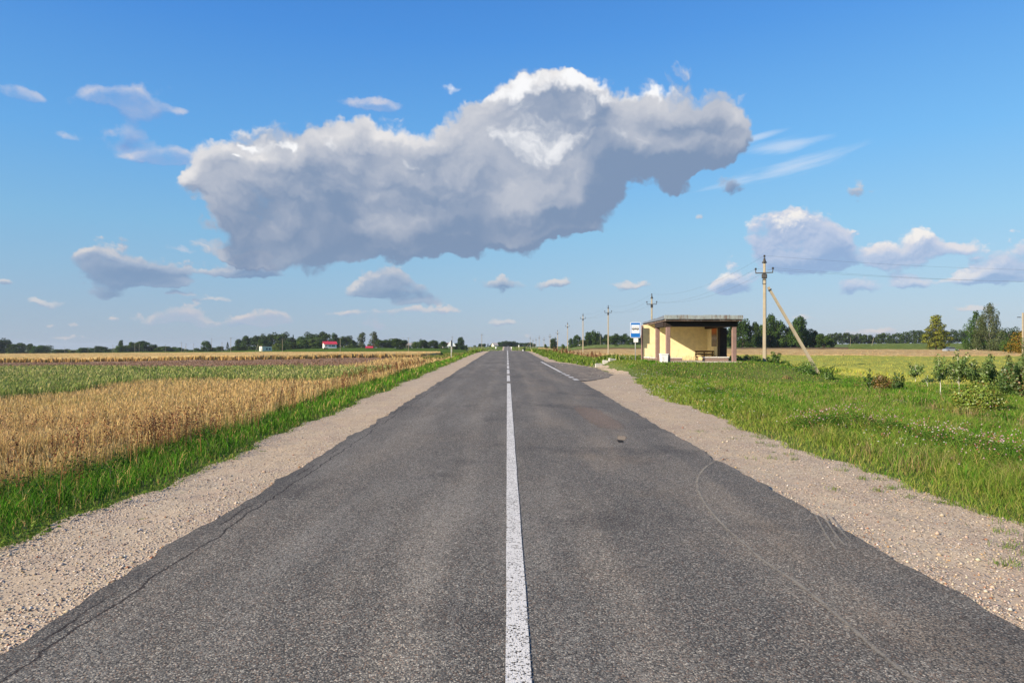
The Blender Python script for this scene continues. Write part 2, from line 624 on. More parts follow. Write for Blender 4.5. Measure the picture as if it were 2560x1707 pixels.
TY = np.array([-100, 60, 130, 250, 400, 550, 650, 900, 2500, 4200], float)
TPX = np.array([-2500, -400, 0, 500, 700, 850, 1050, 1180, 1320, 1500, 1700, 1990, 2300, 2700, 5000], float)
TZ = np.array([
    [0, 0, -.85, -1.15, -1.9, -2.8, -3.2, -4, -5, -6],
    [0, 0, -.85, -1.15, -1.9, -2.8, -3.2, -4, -5, -6],
    [0, 0, -.75, -1.05, -1.9, -2.8, -3.3, -4, -5, -6],
    [0, 0, -.32, -.7, -1.3, -1.2, -1.4, -2, -4, -6],
    [0, 0, -.15, -.45, -1.0, 0.6, 0.6, 0, -4, -6],
    [0, 0, 0, -.3, -.95, 1.9, 1.9, 1, -4, -6],
    [0, 0, 0.1, -.2, -.7, 1.5, 1.9, 2, -4, -6],
    [0, 0, 0.3, 0.0, -.6, 0.9, 2.6, 3, -4, -6],
    [0, 0, 0.3, 0.3, 0.8, 2.0, 3.6, 4, -2, -6],
    [0, 0, 0.35, 0.8, 2.7, 4.7, 5.4, 6, 2, -6],
    [0, 0, 0.35, 0.8, 2.7, 4.7, 5.4, 6, 2, -6],
    [0, 0, 0.2, 0.8, 3.0, 4.6, 5.6, 7, 2, -6],
    [0, 0, 0.0, 0.7, 2.6, 5.0, 6.2, 8, 2, -6],
    [0, 0, 0.0, 0.6, 2.6, 5.0, 6.2, 8, 2, -6],
    [0, 0, 0.0, 0.6, 2.6, 5.0, 6.2, 8, 2, -6]], float)


def zfield(x, y):
    x, y = np.broadcast_arrays(np.asarray(x, float), np.asarray(y, float))
    px = np.clip(CX + F * x / np.maximum(y, 20.0), TPX[0], TPX[-1])
    yy = np.clip(y, TY[0], TY[-1])
    i = np.clip(np.searchsorted(TPX, px, 'right') - 1, 0, len(TPX) - 2)
    j = np.clip(np.searchsorted(TY, yy, 'right') - 1, 0, len(TY) - 2)
    a = (px - TPX[i]) / (TPX[i + 1] - TPX[i])
    a = a * a * (3 - 2 * a)
    b = (yy - TY[j]) / (TY[j + 1] - TY[j])
    return (TZ[i, j] * (1 - a) + TZ[i + 1, j] * a) * (1 - b) + (TZ[i, j + 1] * (1 - a) + TZ[i + 1, j + 1] * a) * b


def bumps(x, y, s=1.0):
    x, y = np.asarray(x, float) * s, np.asarray(y, float) * s
    return (np.sin(x * 1.31 + 1.7 * np.sin(y * .53)) * np.sin(y * .97 + .6 + 1.3 * np.sin(x * .41))
            + .5 * np.sin(x * 2.9 + y * 1.1 + 2) * np.sin(y * 2.3 - x * .7)) / 1.5


def zg(x, y):
    """height of the ground sheet"""
    x, y = np.broadcast_arrays(np.asarray(x, float), np.asarray(y, float))
    zr = zroad(y) - 0.10
    zf = zfield(x, y)
    far = np.maximum(y - 130, 0) * 0.16
    wl = 3.6 + far
    wr = np.interp(y, [0, 22, 36, 50, 90], [6.0, 6.0, 9.0, 9.0, 7.0]) + far
    tl = smooth(-x, 4.6, 4.6 + wl)
    tr = smooth(x, 5.4, 5.4 + wr)
    t = np.where(x < 0, tl, tr)
    z = zr * (1 - t) + zf * t
    wp = smooth(x, 5.6, 7.2) * (1 - smooth(x, 14.4, 19.5)) * smooth(y, 34.5, 39.2) * (1 - smooth(y, 47.5, 58))
    z = z * (1 - wp) + 0.95 * wp
    off = smooth(np.abs(x), 5.0, 8.0)
    return z + off * (1 - wp) * (0.05 * bumps(x, y, .7) + 0.10 * bumps(x + 40, y, .17) * smooth(np.abs(x), 9, 20))


_ej = np.random.default_rng(3)
_ejx = np.arange(-20, 160, .11)
_ejv = np.convolve(_ej.normal(0, 1, len(_ejx)), [.25, .5, .25], 'same') * .016 + np.convolve(_ej.normal(0, 1, len(_ejx)), np.ones(9) / 9, 'same') * .05


def EDGE_J(y):     # crumbled outline of the asphalt
    return np.interp(y, _ejx, _ejv, 0, 0)


def edge_l(y):     # left edge of the asphalt
    return EDGE_J(y) - 2.90 + 0.022 * np.sin(y * 1.9) + 0.02 * np.sin(y * 4.7 + 1) + 0.02 * np.sin(y * .37 + 2) + 0.012 * np.sin(y * 11.3)


def edge_r(y):
    return EDGE_J(y + 57.3) * .7 + 3.17 + 0.015 * np.sin(y * 1.6 + .7) + 0.014 * np.sin(y * 5.3) + 0.02 * np.sin(y * .29) + 0.010 * np.sin(y * 12.1)


def zr_at(x, y):   # the road's own surface, cambered
    return zroad(y) - 0.014 * np.abs(np.asarray(x, float) - 0.12)


# ---- the ground sheet
def build_ground():
    ys = np.concatenate([np.arange(-60, 0, 3.0), np.arange(0, 30, .4), np.arange(30, 70, .8), np.arange(70, 160, 2.0),
                         np.arange(160, 420, 6.0), np.arange(420, 900, 12.0), np.geomspace(900, 4200, 24)])
    xr = np.concatenate([np.arange(0, 24, .35), np.arange(24, 60, 1.2), np.arange(60, 200, 5.0), np.arange(200, 700, 16), np.geomspace(700, 4500, 22)])
    xs = np.concatenate([-xr[:0:-1], xr])
    gx, gy = np.meshgrid(xs, ys, indexing='ij')
    V = np.stack([gx, gy, zg(gx, gy)], -1)
    me = np_mesh('ground', V, grid_faces(len(xs), len(ys))[:, ::-1], smooth=True)
    m, t, o = material('ground_turf')
    P = pos(t)
    n = t.noise(P, .35, 5.0, .6)
    n2 = t.noise(P, 7.0, 4.0, .65)
    c = t.mix(t.ss(n, .35, .65), (.085, .125, .024), (.125, .155, .036))
    c = t.mix(t.m('MULTIPLY', t.ss(n2, .50, .70), .6), c, (.115, .095, .045))
    p = principled(t, c, .95, .1, t.noise(P, 16.0, 3.0, .6), .05)
    t.link(p.outputs[0], o.inputs[0])
    ob = link('ground', me, None, m)
    return tag(ob, 'green turf and soil under the fields and verges', 'ground', kind='structure')


GROUND = build_ground()


# ---- asphalt
def asphalt_nodes(t, P, lay=False):
    """colour and height of old chip-seal asphalt"""
    wob = t.noise(P, 60.0, 2.0, .5, color=True)
    Q = t.v('MULTIPLY_ADD', wob, (.012, .012, 0), P)
    v = t.voro(Q, 95.0)
    v2 = t.voro(Q, 46.0)
    x, y, z = t.sep(P)
    cr, cg, cb = t.sep(v.outputs['Color'])
    # each chip its own stone: mostly dark, some pale, some pink
    g = t.ramp(cr, [(0.0, (.022, .021, .020)), (.30, (.052, .050, .046)), (.60, (.108, .103, .094)), (.85, (.185, .174, .155)), (1.0, (.33, .305, .265))])
    g = t.mix(t.m('MULTIPLY', t.ss(cg, .82, .88), .55), g, (.165, .105, .075))
    gap = t.ss(v.outputs['Distance'], .42, .80)
    g = t.mix(t.m('MULTIPLY', gap, .75), g, (.018, .017, .017))
    big = t.sep(v2.outputs['Color'])[0]
    g = t.mix(t.ss(big, .0, 1.0, .0, .35), g, (.075, .071, .066))
    # worn lanes, dusty bands and old dark patches along the road
    st = t.xyz(x, t.m('MULTIPLY', y, .10), 0.0)
    n1 = t.noise(st, 1.4, 4.0, .6)
    n2 = t.noise(P, .55, 5.0, .6)
    n3 = t.noise(P, 2.6, 5.0, .65)
    tr = None
    for c0, w in ((-1.95, .38), (-.62, .34), (.80, .36), (2.1, .40)):
        b = t.m('SUBTRACT', 1.0, t.m('MULTIPLY', t.m('ABSOLUTE', t.m('SUBTRACT', x, c0)), 1.0 / w), clamp=True)
        tr = b if tr is None else t.m('ADD', tr, b)
    wear = t.m('ADD', t.m('MULTIPLY', tr, .50), t.m('ADD', t.ss(n1, .35, .68, -.30, .50), t.ss(n3, .3, .7, -.15, .15)))
    g = t.mix(t.m('MULTIPLY', wear, 1.0, clamp=True), g, t.v('ADD', t.v('MULTIPLY', g, (1.30, 1.27, 1.22)), (.012, .010, .008)))
    dust = t.m('MULTIPLY', t.ss(n2, .48, .66), t.ss(x, .2, 1.2, .25, .75))
    g = t.mix(t.m('MULTIPLY', dust, .38), g, t.v('ADD', t.v('MULTIPLY', g, (1.1, 1.0, .9)), (.030, .020, .010)))
    dk = t.m('MULTIPLY', t.ss(t.noise(t.v('ADD', P, (31., 7., 0.)), .42, 4.0, .6), .54, .64), .60)
    g = t.mix(dk, g, t.v('MULTIPLY', g, (.62, .62, .64)))
    # pale chips worn bare in patches, browner on the right lane
    worn = t.m('MULTIPLY', t.ss(t.noise(t.xyz(t.m('MULTIPLY', x, 1.3), t.m('MULTIPLY', y, .22), 5.0), 1.0, 5.0, .65), .45, .66), t.ss(cb, .55, .75))
    g = t.mix(t.m('MULTIPLY', worn, .55), g, t.mix(t.ss(x, .0, 1.5), (.205, .195, .180), (.235, .190, .145)))
    g = t.v('MULTIPLY', g, (1.46, 1.42, 1.31))
    h = t.m('ADD', t.m('MULTIPLY', t.m('SUBTRACT', 1.0, v.outputs['Distance']), .6), t.m('MULTIPLY', cr, .5))
    return g, h, n3


def crack_mask(t, x, y, x0, wob_s, wob_a, width, seed, cover):
    """a wandering crack that runs along the road near x = x0"""
    q = t.xyz(seed, t.m('MULTIPLY', y, wob_s), 0.0)
    off = t.m('MULTIPLY', t.m('SUBTRACT', t.noise(q, 1.0, 6.0, .72), .5), wob_a)
    d = t.m('ABSOLUTE', t.m('SUBTRACT', t.m('SUBTRACT', x, x0), off))
    on = t.ss(t.noise(t.xyz(seed + 4.0, t.m('MULTIPLY', y, .8), 0.0), 1.0, 2.0, .5), 1 - cover - .03, 1 - cover + .03)
    wv = t.m('MULTIPLY', t.noise(t.xyz(seed + 9.0, t.m('MULTIPLY', y, 6.0), 0.0), 1.0, 3.0, .6), width * 2)
    return t.m('MULTIPLY', t.m('LESS_THAN', d, wv), on)


def make_asphalt():
    m, t, o = material('asphalt')
    P = pos(t)
    g, h, n3 = asphalt_nodes(t, P)
    x, y, z = t.sep(P)
    ck = crack_mask(t, x, y, -2.66, .9, .34, .010, 1.0, .62)
    for a in ((-2.78, 1.3, .22, .010, 5.0, .45), (-2.42, .7, .5, .006, 8.0, .35), (-2.10, .5, .6, .004, 21.0, .25), (2.95, 1.0, .3, .006, 12.0, .3), (1.55, .25, .8, .004, 17.0, .35)):
        ck = t.m('MAXIMUM', ck, crack_mask(t, x, y, *a))
    # the raw edge strips are darker and finer grained, with sand in them
    es = t.m('MULTIPLY', t.ss(t.m('ADD', x, t.m('MULTIPLY', n3, .5)), -2.62, -2.40, 1.0, 0.0), .55)
    g = t.mix(es, g, t.v('ADD', t.v('MULTIPLY', g, (.45, .45, .45)), (.028, .026, .024)))
    g = t.mix(t.m('MULTIPLY', ck, .80), g, (.012, .0075, .007))
    h = t.m('SUBTRACT', h, t.m('MULTIPLY', ck, 3.0))
    p = principled(t, g, .88, .25, h, .006, .9)
    t.link(p.outputs[0], o.inputs[0])
    return m


ASPHALT = make_asphalt()


def strip(name, y, xl, xr, zfun, nx, mat, dz=0.0, smooth_=True, skirt=None):
    """a sheet between the curves xl(y) and xr(y), laid on zfun; skirt drops its long edges"""
    s = np.linspace(0, 1, nx)
    gx = xl[:, None] * (1 - s) + xr[:, None] * s
    gy = np.repeat(y[:, None], nx, 1)
    gz = zfun(gx, gy) + dz
    V = np.stack([gx, gy, gz], -1).reshape(-1, 3)
    Q = grid_faces(len(y), nx)
    if skirt:                                       # its own vertices, so the top keeps its own normals
        for side, dx in ((0, -.01), (-1, .01)):
            top = np.stack([gx[:, side], gy[:, side], gz[:, side]], -1)
            low = top + np.array([dx, 0, -skirt])
            k = len(V)
            f = grid_faces(len(y), 2) + k
            V = np.concatenate([V, np.stack([top, low] if side else [low, top], 1).reshape(-1, 3)])
            Q = np.concatenate([Q, f])
    me = np_mesh(name, V, Q, smooth=smooth_)
    return link(name, me, None, mat)


RY = np.concatenate([np.arange(-12, 24, .06), np.arange(24, 60, .2), np.arange(60, 180, 1.0), np.arange(180, 1000, 6.0)])
road = strip('road', RY, edge_l(RY), edge_r(RY), zr_at, 24, ASPHALT, 0.0, True, skirt=.05)
tag(road, 'grey two-lane asphalt road running straight to the crest', 'road', kind='structure')


# ---- gravel shoulders
def make_gravel():
    m, t, o = material('gravel')
    P = pos(t)
    wob = t.noise(P, 14.0, 3.0, .6, color=True)
    Q = t.v('MULTIPLY_ADD', wob, (.03, .03, 0), P)
    v = t.voro(Q, 42.0)
    v2 = t.voro(Q, 95.0)
    x, y, z = t.sep(P)
    n1 = t.noise(P, 1.6, 5.0, .65)
    n2 = t.noise(P, .45, 4.0, .6)
    sand = t.mix(n1, (.455, .34, .22), (.56, .445, .305))
    sand = t.mix(t.ss(n2, .35, .65), sand, (.485, .39, .275))
    cr, cg, cb = t.sep(v.outputs['Color'])
    st = t.ramp(cr, [(0.0, (.20, .145, .11)), (.25, (.40, .30, .22)), (.5, (.56, .44, .33)), (.75, (.66, .55, .43)), (.93, (.72, .65, .55)), (1.0, (.33, .15, .09))])
    # wheels have pressed two bands smooth; the loose stones lie beside them
    ax = t.m('ABSOLUTE', x)
    rut = t.m('SUBTRACT', 1.0, t.m('MULTIPLY', t.m('ABSOLUTE', t.m('SUBTRACT', t.m('ADD', ax, t.m('MULTIPLY', n2, .5)), 3.95)), 2.6), clamp=True)
    n1 = t.m('SUBTRACT', t.m('ADD', n1, .06), t.m('MULTIPLY', rut, .20))
    stone = t.m('MULTIPLY', t.ss(cg, t.ss(n1, .35, .65, .75, .25), t.ss(n1, .35, .65, .80, .30)), t.ss(v.outputs['Distance'], .62, .45, 0.0, 1.0))
    sand = t.mix(t.m('MULTIPLY', t.ss(t.noise(P, .9, 6.0, .7), .46, .62), .5), sand, (.42, .30, .215))
    c = t.mix(t.m('MULTIPLY', stone, .85), sand, st)
    fine = t.sep(v2.outputs['Color'])[0]
    c = t.mix(.45, c, t.mix(fine, t.v('MULTIPLY', c, (.55, .53, .52)), t.v('MULTIPLY', c, (1.30, 1.30, 1.30))))
    rim = t.m('MULTIPLY', t.ss(v.outputs['Distance'], .5, .75), t.ss(cg, .5, .7))
    c = t.mix(t.m('MULTIPLY', rim, .35), c, (.11, .080, .060))  # gap shadow around the stones, mixed into the colour
    h = t.m('ADD', t.m('MULTIPLY', stone, t.m('SUBTRACT', 1.0, v.outputs['Distance'])), t.m('MULTIPLY', fine, .25))
    p = principled(t, c, .95, .15, h, .022, 1.0)
    t.link(p.outputs[0], o.inputs[0])
    return m


GRAVEL = make_gravel()


def gravel_out_l(y):
    return -4.40 + .10 * np.sin(y * .8) + .06 * np.sin(y * 2.3 + 1) + .04 * np.sin(y * 6.1)


def gravel_out_r(y):
    base = np.interp(y, [0, 18, 24, 29, 33, 37, 45, 56, 62, 120], [5.05, 5.0, 5.05, 5.6, 6.3, 6.3, 6.2, 4.6, 4.2, 4.0])
    return base + .12 * np.sin(y * .7 + 2) + .07 * np.sin(y * 2.1) + .05 * np.sin(y * 5.7 + 1)


def z_shoulder(x, y):
    ax = np.abs(np.asarray(x, float))
    z = zr_at(x, y) - .022 - .018 * np.maximum(ax - 2.9, 0)
    zz = np.maximum(z, zg(x, y) + .012)
    return zz + .012 * bumps(x, y, 3.1) * smooth(ax, 3.0, 3.5) + .006 * bumps(x, y, 9.0)


SY = np.concatenate([np.arange(-12, 24, .12), np.arange(24, 70, .3), np.arange(70, 180, 1.0), np.arange(180, 900, 6.0)])
g1 = strip('gravel_shoulder', SY, gravel_out_l(SY), edge_l(SY) + .12, z_shoulder, 22, GRAVEL, 0.0, True, skirt=.06)
tag(g1, 'pale pinkish gravel shoulder along the left edge of the road', 'gravel shoulder', kind='structure')
g2 = strip('gravel_shoulder', SY, edge_r(SY) - .12, gravel_out_r(SY), z_shoulder, 26, GRAVEL, 0.0, True, skirt=.06)
tag(g2, 'pale gravel shoulder between the right edge of the road and the grass bank', 'gravel shoulder', kind='structure')


# ---- lay-by
def make_layby():
    m, t, o = material('old_asphalt')
    P = pos(t)
    g, h, n3 = asphalt_nodes(t, P)
    n = t.noise(P, 3.5, 6.0, .7)
    g = t.mix(t.ss(n, .44, .66), g, (.26, .22, .175))
    g = t.v('MULTIPLY', g, (1.12, 1.08, 1.04))
    p = principled(t, g, .9, .2, h, .006, .9)
    t.link(p.outputs[0], o.inputs[0])
    return m


def build_layby():
    y = np.arange(30.0, 57.5, .25)
    r = 1.6 * EDGE_J(y * .8 + 20) + np.interp(y, [30, 32, 36, 45, 52, 57.5], [3.30, 4.4, 5.6, 5.75, 4.6, 3.0]) + .05 * np.sin(y * 2.3) + .03 * np.sin(y * 5.1)
    o = strip('lay_by', y, edge_r(y) - .02, np.maximum(r, edge_r(y) + .03), lambda x, yy: np.maximum(z_shoulder(x, yy) + .014, zr_at(x, yy) - .004), 12, make_layby(), 0.0, True, skirt=.03)
    return tag(o, 'patchy bus lay-by of old asphalt on the right of the road', 'lay-by', kind='structure')


LAYBY = build_layby()


# ---- paint
def make_paint():
    m, t, o = material('road_paint')
    P = pos(t)
    v = t.voro(P, 95.0)
    cr = t.sep(v.outputs['Color'])[0]
    n = t.noise(P, 6.0, 5.0, .7)
    n2 = t.noise(P, 130.0, 3.0, .6)
    c = t.mix(t.noise(P, 3.0, 5.0, .65), (.50, .475, .43), (.66, .635, .585))
    hole = t.m('ADD', t.m('MULTIPLY', cr, .55), t.m('ADD', t.m('MULTIPLY', n, .65), t.m('MULTIPLY', n2, .45)))
    a = t.ss(hole, .95, 1.05)
    p = principled(t, c, .8, .3, t.m('SUBTRACT', 1.0, v.outputs['Distance']), .004, .6)
    tr = t.n('ShaderNodeBsdfTransparent')
    mx = t.n('ShaderNodeMixShader')
    t.put(mx.inputs[0], a)
    t.link(p.outputs[0], mx.inputs[1])
    t.link(tr.outputs[0], mx.inputs[2])
    t.link(mx.outputs[0], o.inputs[0])
    return m


PAINT = make_paint()


def paint_strip(name, y0, y1, xc, w, step, label):
    y = np.arange(y0, y1 + step * .5, step)
    xl = xc - w / 2 + .0015 * np.sin(y * 3.1)
    xr = xc + w / 2 + .0015 * np.sin(y * 2.7 + 1)
    o = strip(name, y, xl, xr, zr_at, 3, PAINT, .005, True)
    return tag(o, label, 'road marking', kind='structure')


paint_strip('centre_line', -10, 27.6, .06, .135, .3, 'long solid stretch of white centre line nearest the camera')
yy, k = 28.9, 0
ords = ['first', 'second', 'third', 'fourth', 'fifth', 'sixth', 'seventh', 'eighth']
while yy < 78 and k < 8:
    paint_strip('centre_dash', yy, yy + 4.9, .055, .14, .35, '%s white centre dash beyond the solid line' % ords[k])
    yy += 6.3
    k += 1
paint_strip('centre_line', yy, 175, .05, .14, 1.0, 'solid white centre line running up to the crest')
paint_strip('centre_line', 480, 720, .05, .16, 6.0, 'white centre line on the far hill of the road')


def slant_strip(y0, y1, xa, xb, w, label):
    y = np.arange(y0, y1 + .05, .25)
    xc = xa + (xb - xa) * (y - y0) / (y1 - y0)
    o = strip('lay_by_line', y, xc - w / 2, xc + w / 2, lambda x, q: np.maximum(zr_at(x, q) + .005, z_shoulder(x, q) + .018), 3, PAINT, 0.0, True)
    tag(o, label, 'road marking', kind='structure')


slant_strip(37.6, 56.0, 2.98, 2.78, .16, 'solid white line along the lay-by mouth')
for i, q in enumerate((30.4, 32.2, 34.0, 35.8)):
    slant_strip(q, q + 1.05, 3.10 - .03 * i, 3.09 - .03 * i, .22, '%s short white block of the line across the lay-by' % ords[i])


# ---- marks on the asphalt
def smear(name, col, thr, sc, strength):
    m, t, o = material(name)
    P = pos(t)
    a = t.n('ShaderNodeAttribute', attribute_name='col').outputs['Fac']
    n = t.noise(P, sc, 6.0, .7)
    n2 = t.noise(P, 110.0, 2.0, .5)
    v = t.m('ADD', a, t.m('MULTIPLY', t.m('SUBTRACT', t.m('ADD', t.m('MULTIPLY', n, .6), t.m('MULTIPLY', n2, .4)), .5), 1.7))
    k = t.m('MULTIPLY', t.ss(v, thr, thr + .45), strength)
    p = principled(t, t.mix(n, tuple(q * .8 for q in col), tuple(q * 1.15 for q in col)), .92, .15)
    tr = t.n('ShaderNodeBsdfTransparent')
    mx = t.n('ShaderNodeMixShader')
    t.put(mx.inputs[0], k)
    t.link(tr.outputs[0], mx.inputs[1])
    t.link(p.outputs[0], mx.inputs[2])
    t.link(mx.outputs[0], o.inputs[0])
    return m


def road_pt(px, py):
    Y = 20.0
    for _ in range(30):
        Y = (EYE - float(zroad(Y))) * F / max(py - HY, 1.0)
    return (px - CX) / F * Y, Y


def ribbon(name, path, w, mat, label, cat, dz=.004, sub=8):
    pts = []
    for i in range(len(path) - 1):
        p0, p1, p2, p3 = [np.array(path[max(0, min(len(path) - 1, k))]) for k in (i - 1, i, i + 1, i + 2)]
        for s in np.linspace(0, 1, sub, endpoint=False):
            pts.append(.5 * ((2 * p1) + (-p0 + p2) * s + (2 * p0 - 5 * p1 + 4 * p2 - p3) * s * s + (-p0 + 3 * p1 - 3 * p2 + p3) * s**3))
    pts.append(np.array(path[-1]))
    pts = np.array(pts)
    d = np.gradient(pts, axis=0)
    d /= np.linalg.norm(d, axis=1)[:, None] + 1e-9
    nrm = np.stack([-d[:, 1], d[:, 0]], 1)
    offs = np.array([-1, -.5, 0, .5, 1.]) * w / 2
    prof = np.array([0, .75, 1, .75, 0])
    P2 = pts[:, None, :] + nrm[:, None, :] * offs[None, :, None]
    zz = zr_at(P2[..., 0], P2[..., 1]) + dz
    V = np.concatenate([P2, zz[..., None]], -1)
    c = np.repeat(np.tile(prof, (len(pts), 1)).reshape(-1, 1), 3, 1)
    me = np_mesh(name, V, grid_faces(len(pts), 5), col=c, smooth=True)
    o = link(name, me, None, mat)
    return tag(o, label, cat, kind='structure')


TYRE = smear('tyre_scuff', (.30, .265, .21), .58, 7.0, .72)
trk = [(1815, 1133), (1802, 1138.6), (1766.7, 1159), (1746, 1186), (1743, 1207), (1752, 1234), (1772.6, 1266.5), (1814, 1311), (1856, 1347), (1906.5, 1391), (1992, 1447), (2085, 1520), (2177, 1600), (2296, 1698), (2420, 1800)]
ribbon('tyre_mark', [road_pt(*p) for p in trk], .075, TYRE, 'pale curved tyre mark swinging off the right edge of the road', 'tyre mark')
for i, (a, b, c_) in enumerate((((2035, 1270), (2062, 1320), (2090, 1362)), ((2052, 1268), (2084, 1318), (2112, 1352)), ((2070, 1275), (2098, 1310), (2130, 1345)))):
    ribbon('scratch_mark', [road_pt(*p) for p in (a, b, c_)], .05, TYRE, ('leftmost', 'middle', 'rightmost')[i] + ' of three pale scratches by the right road edge', 'scratch', dz=.0045)


def patch_sheet(name, poly, mat, label, cat, dz=.004, n=26):
    """a soft-edged patch inside a quad of road points"""
    p = np.array([road_pt(*q) for q in poly])
    u = np.linspace(0, 1, n)
    a = p[0] * (1 - u[:, None]) + p[1] * u[:, None]
    b = p[3] * (1 - u[:, None]) + p[2] * u[:, None]
    P2 = a[:, None, :] * (1 - u[None, :, None]) + b[:, None, :] * u[None, :, None]
    f = np.minimum(1, 3.2 * np.minimum(u, 1 - u))
    V = np.concatenate([P2, (zr_at(P2[..., 0], P2[..., 1]) + dz)[..., None]], -1)
    c = np.repeat((f[:, None] * f[None, :]).reshape(-1, 1), 3, 1)
    me = np_mesh(name, V, grid_faces(n, n), col=c, smooth=True)
    return tag(link(name, me, None, mat), label, cat, kind='structure')


patch_sheet('dust_patch', [(1400, 1005), (1480, 1005), (1625, 1085), (1500, 1088)], smear('tan_dust', (.25, .185, .145), .32, 2.0, .45),
            'brownish dusty patch on the right lane ahead of the pothole', 'dusty patch')
patch_sheet('pothole', [(1535, 1082), (1572, 1082), (1574, 1101), (1535, 1101)], smear('pothole_sand', (.30, .235, .165), .45, 14.0, .85),
            'small sandy pothole in the right lane', 'pothole', dz=.005)
patch_sheet('pothole_rim', [(1535, 1094), (1562, 1095), (1566, 1105), (1542, 1105)], smear('pothole_dark', (.020, .018, .016), .45, 14.0, .75),
            'dark broken near rim of the pothole in the right lane', 'pothole', dz=.007)

# ---- worn earth path in the right meadow
def build_path():
    y = np.arange(9, 24, .2)
    xc = np.interp(y, [9, 13, 17, 20.5, 24], [10.4, 10.9, 11.4, 12.2, 13.4]) + .08 * np.sin(y * 1.7)
    w = .26 + .08 * np.sin(y * 2.9 + 1)
    m, t, o = material('bare_earth')
    P = pos(t)
    c = t.mix(t.noise(P, 9.0, 5.0, .65), (.14, .085, .060), (.27, .18, .135))
    p = principled(t, c, .95, .1, t.noise(P, 40.0, 4.0, .6), .03)
    t.link(p.outputs[0], o.inputs[0])
    ob = strip('dirt_path', y, xc - w, xc + w, zg, 7, m, .015, True)
    tag(ob, 'narrow worn earth path through the right meadow', 'path', kind='structure')


build_path()

# ---- pale side road that crosses beyond the crest
def build_side_road():
    x = np.concatenate([np.arange(-60, -3.1, 1.5), ])
    out = []
    for sgn, x1 in ((-1, 34.0), (1, 16.0)):
        xx = np.linspace(3.3, x1, 24)
        yc = 560 + (xx - 3.3) * 1.1
        w = np.interp(xx, [3.3, 7, x1], [16, 6, 4])
        s = np.linspace(-1, 1, 5)
        gx = np.repeat((sgn * xx)[:, None], 5, 1)
        gy = yc[:, None] + w[:, None] * s
        gz = np.maximum(zg(gx, gy), zroad(gy) - .6) + .12
        q = grid_faces(24, 5)
        me = np_mesh('side_road', np.stack([gx, gy, gz], -1), q if sgn < 0 else q[:, ::-1], smooth=True)
        o = link('side_road', me, None, GRAVEL)
        tag(o, 'pale gravel side road leaving to the %s beyond the crest' % ('left' if sgn < 0 else 'right'), 'side road', kind='structure')


build_side_road()

# ================================================================ countless plants: built in numpy, one object per kind of cover
def pick(cols, n, jit=.12):
    """n colours drawn from a weighted palette [(weight,(r,g,b))...]"""
    w = np.array([c[0] for c in cols], float)
    c = np.array([c[1] for c in cols], float)
    i = rng.choice(len(w), n, p=w / w.sum())
    return np.clip(c[i] * rng.normal(1, jit, (n, 1)) * rng.normal(1, jit * .35, (n, 3)), .003, .95)


def sample_y(n, y0, y1, p):
    u = rng.random(n)
    a, b = y0 ** (1 - p), y1 ** (1 - p)
    return (a + (b - a) * u) ** (1 / (1 - p))


def px_w(y, k=.55):
    """width that keeps a blade from vanishing at distance y"""
    return k * np.asarray(y) / 683.0


def blades(P, h, w, lean, col, tip=None, az=None, droop=.35):
    n = len(P)
    a = rng.random(n) * 2 * np.pi
    s = np.stack([np.cos(a), np.sin(a), np.zeros(n)], 1) * (w / 2)[:, None]
    b = rng.random(n) * 2 * np.pi if az is None else az
    L = np.stack([np.cos(b), np.sin(b), np.zeros(n)], 1) * (lean * h)[:, None]
    up = np.zeros((n, 3))
    up[:, 2] = h
    m = P + L * .32 + up * .58
    e = P + L + up * (1 - droop * lean * lean)[:, None]
    V = np.stack([P - s, P + s, m - s * .75, m + s * .75, e], 1)
    i = np.arange(n)[:, None] * 5
    q = i + np.array([0, 1, 3, 2])
    t = i + np.array([2, 3, 4])
    if tip is None:
        tip = col
    C = np.stack([col, col, (col + tip) / 2, (col + tip) / 2, tip], 1)
    return V.reshape(-1, 3), q, t, C.reshape(-1, 3)


def stalks(P, h, w, lean, hl, hw, col, head, az=None):
    """stem with a nodding ear"""
    n = len(P)
    a = rng.random(n) * 2 * np.pi
    u = np.stack([np.cos(a), np.sin(a), np.zeros(n)], 1)
    b = rng.random(n) * 2 * np.pi if az is None else az
    d = np.stack([np.cos(b), np.sin(b), np.zeros(n)], 1)
    s = u * (w / 2)[:, None]
    z = np.zeros((n, 3))
    z[:, 2] = 1
    neck = P + d * (lean * h * .6)[:, None] + z * (h * .80)[:, None]
    mid = neck + d * (lean * hl * .7)[:, None] + z * (hl * .5)[:, None]
    tip = mid + d * (hl * (.15 + lean))[:, None] + z * (hl * .45 * (1 - lean))[:, None]
    hs = u * (hw / 2)[:, None]
    V = np.stack([P - s, P + s, neck - s, neck + s, mid - hs, mid + hs, tip], 1)
    i = np.arange(n)[:, None] * 7
    q = np.concatenate([i + np.array([0, 1, 3, 2]), i + np.array([2, 3, 5, 4])])
    t = i + np.array([4, 5, 6])
    C = np.stack([col, col, (col + head) / 2, (col + head) / 2, head, head, head], 1)
    return V.reshape(-1, 3), q, t, C.reshape(-1, 3)


def leaf_quads(P, nrm, size, asp, col):
    """small diamond leaves, faced roughly along nrm"""
    n = len(P)
    nrm = nrm / (np.linalg.norm(nrm, axis=1)[:, None] + 1e-9)
    r = rng.normal(0, 1, (n, 3))
    u = np.cross(nrm, r)
    u /= np.linalg.norm(u, axis=1)[:, None] + 1e-9
    v = np.cross(nrm, u)
    a = u * (size / 2)[:, None]
    b = v * (size * asp / 2)[:, None]
    k = nrm * (size * .12)[:, None]
    V = np.stack([P - a, P + b + k, P + a, P - b + k], 1)
    q = np.arange(n)[:, None] * 4 + np.array([0, 1, 2, 3])
    return V.reshape(-1, 3), q, None, np.repeat(col, 4, 0)


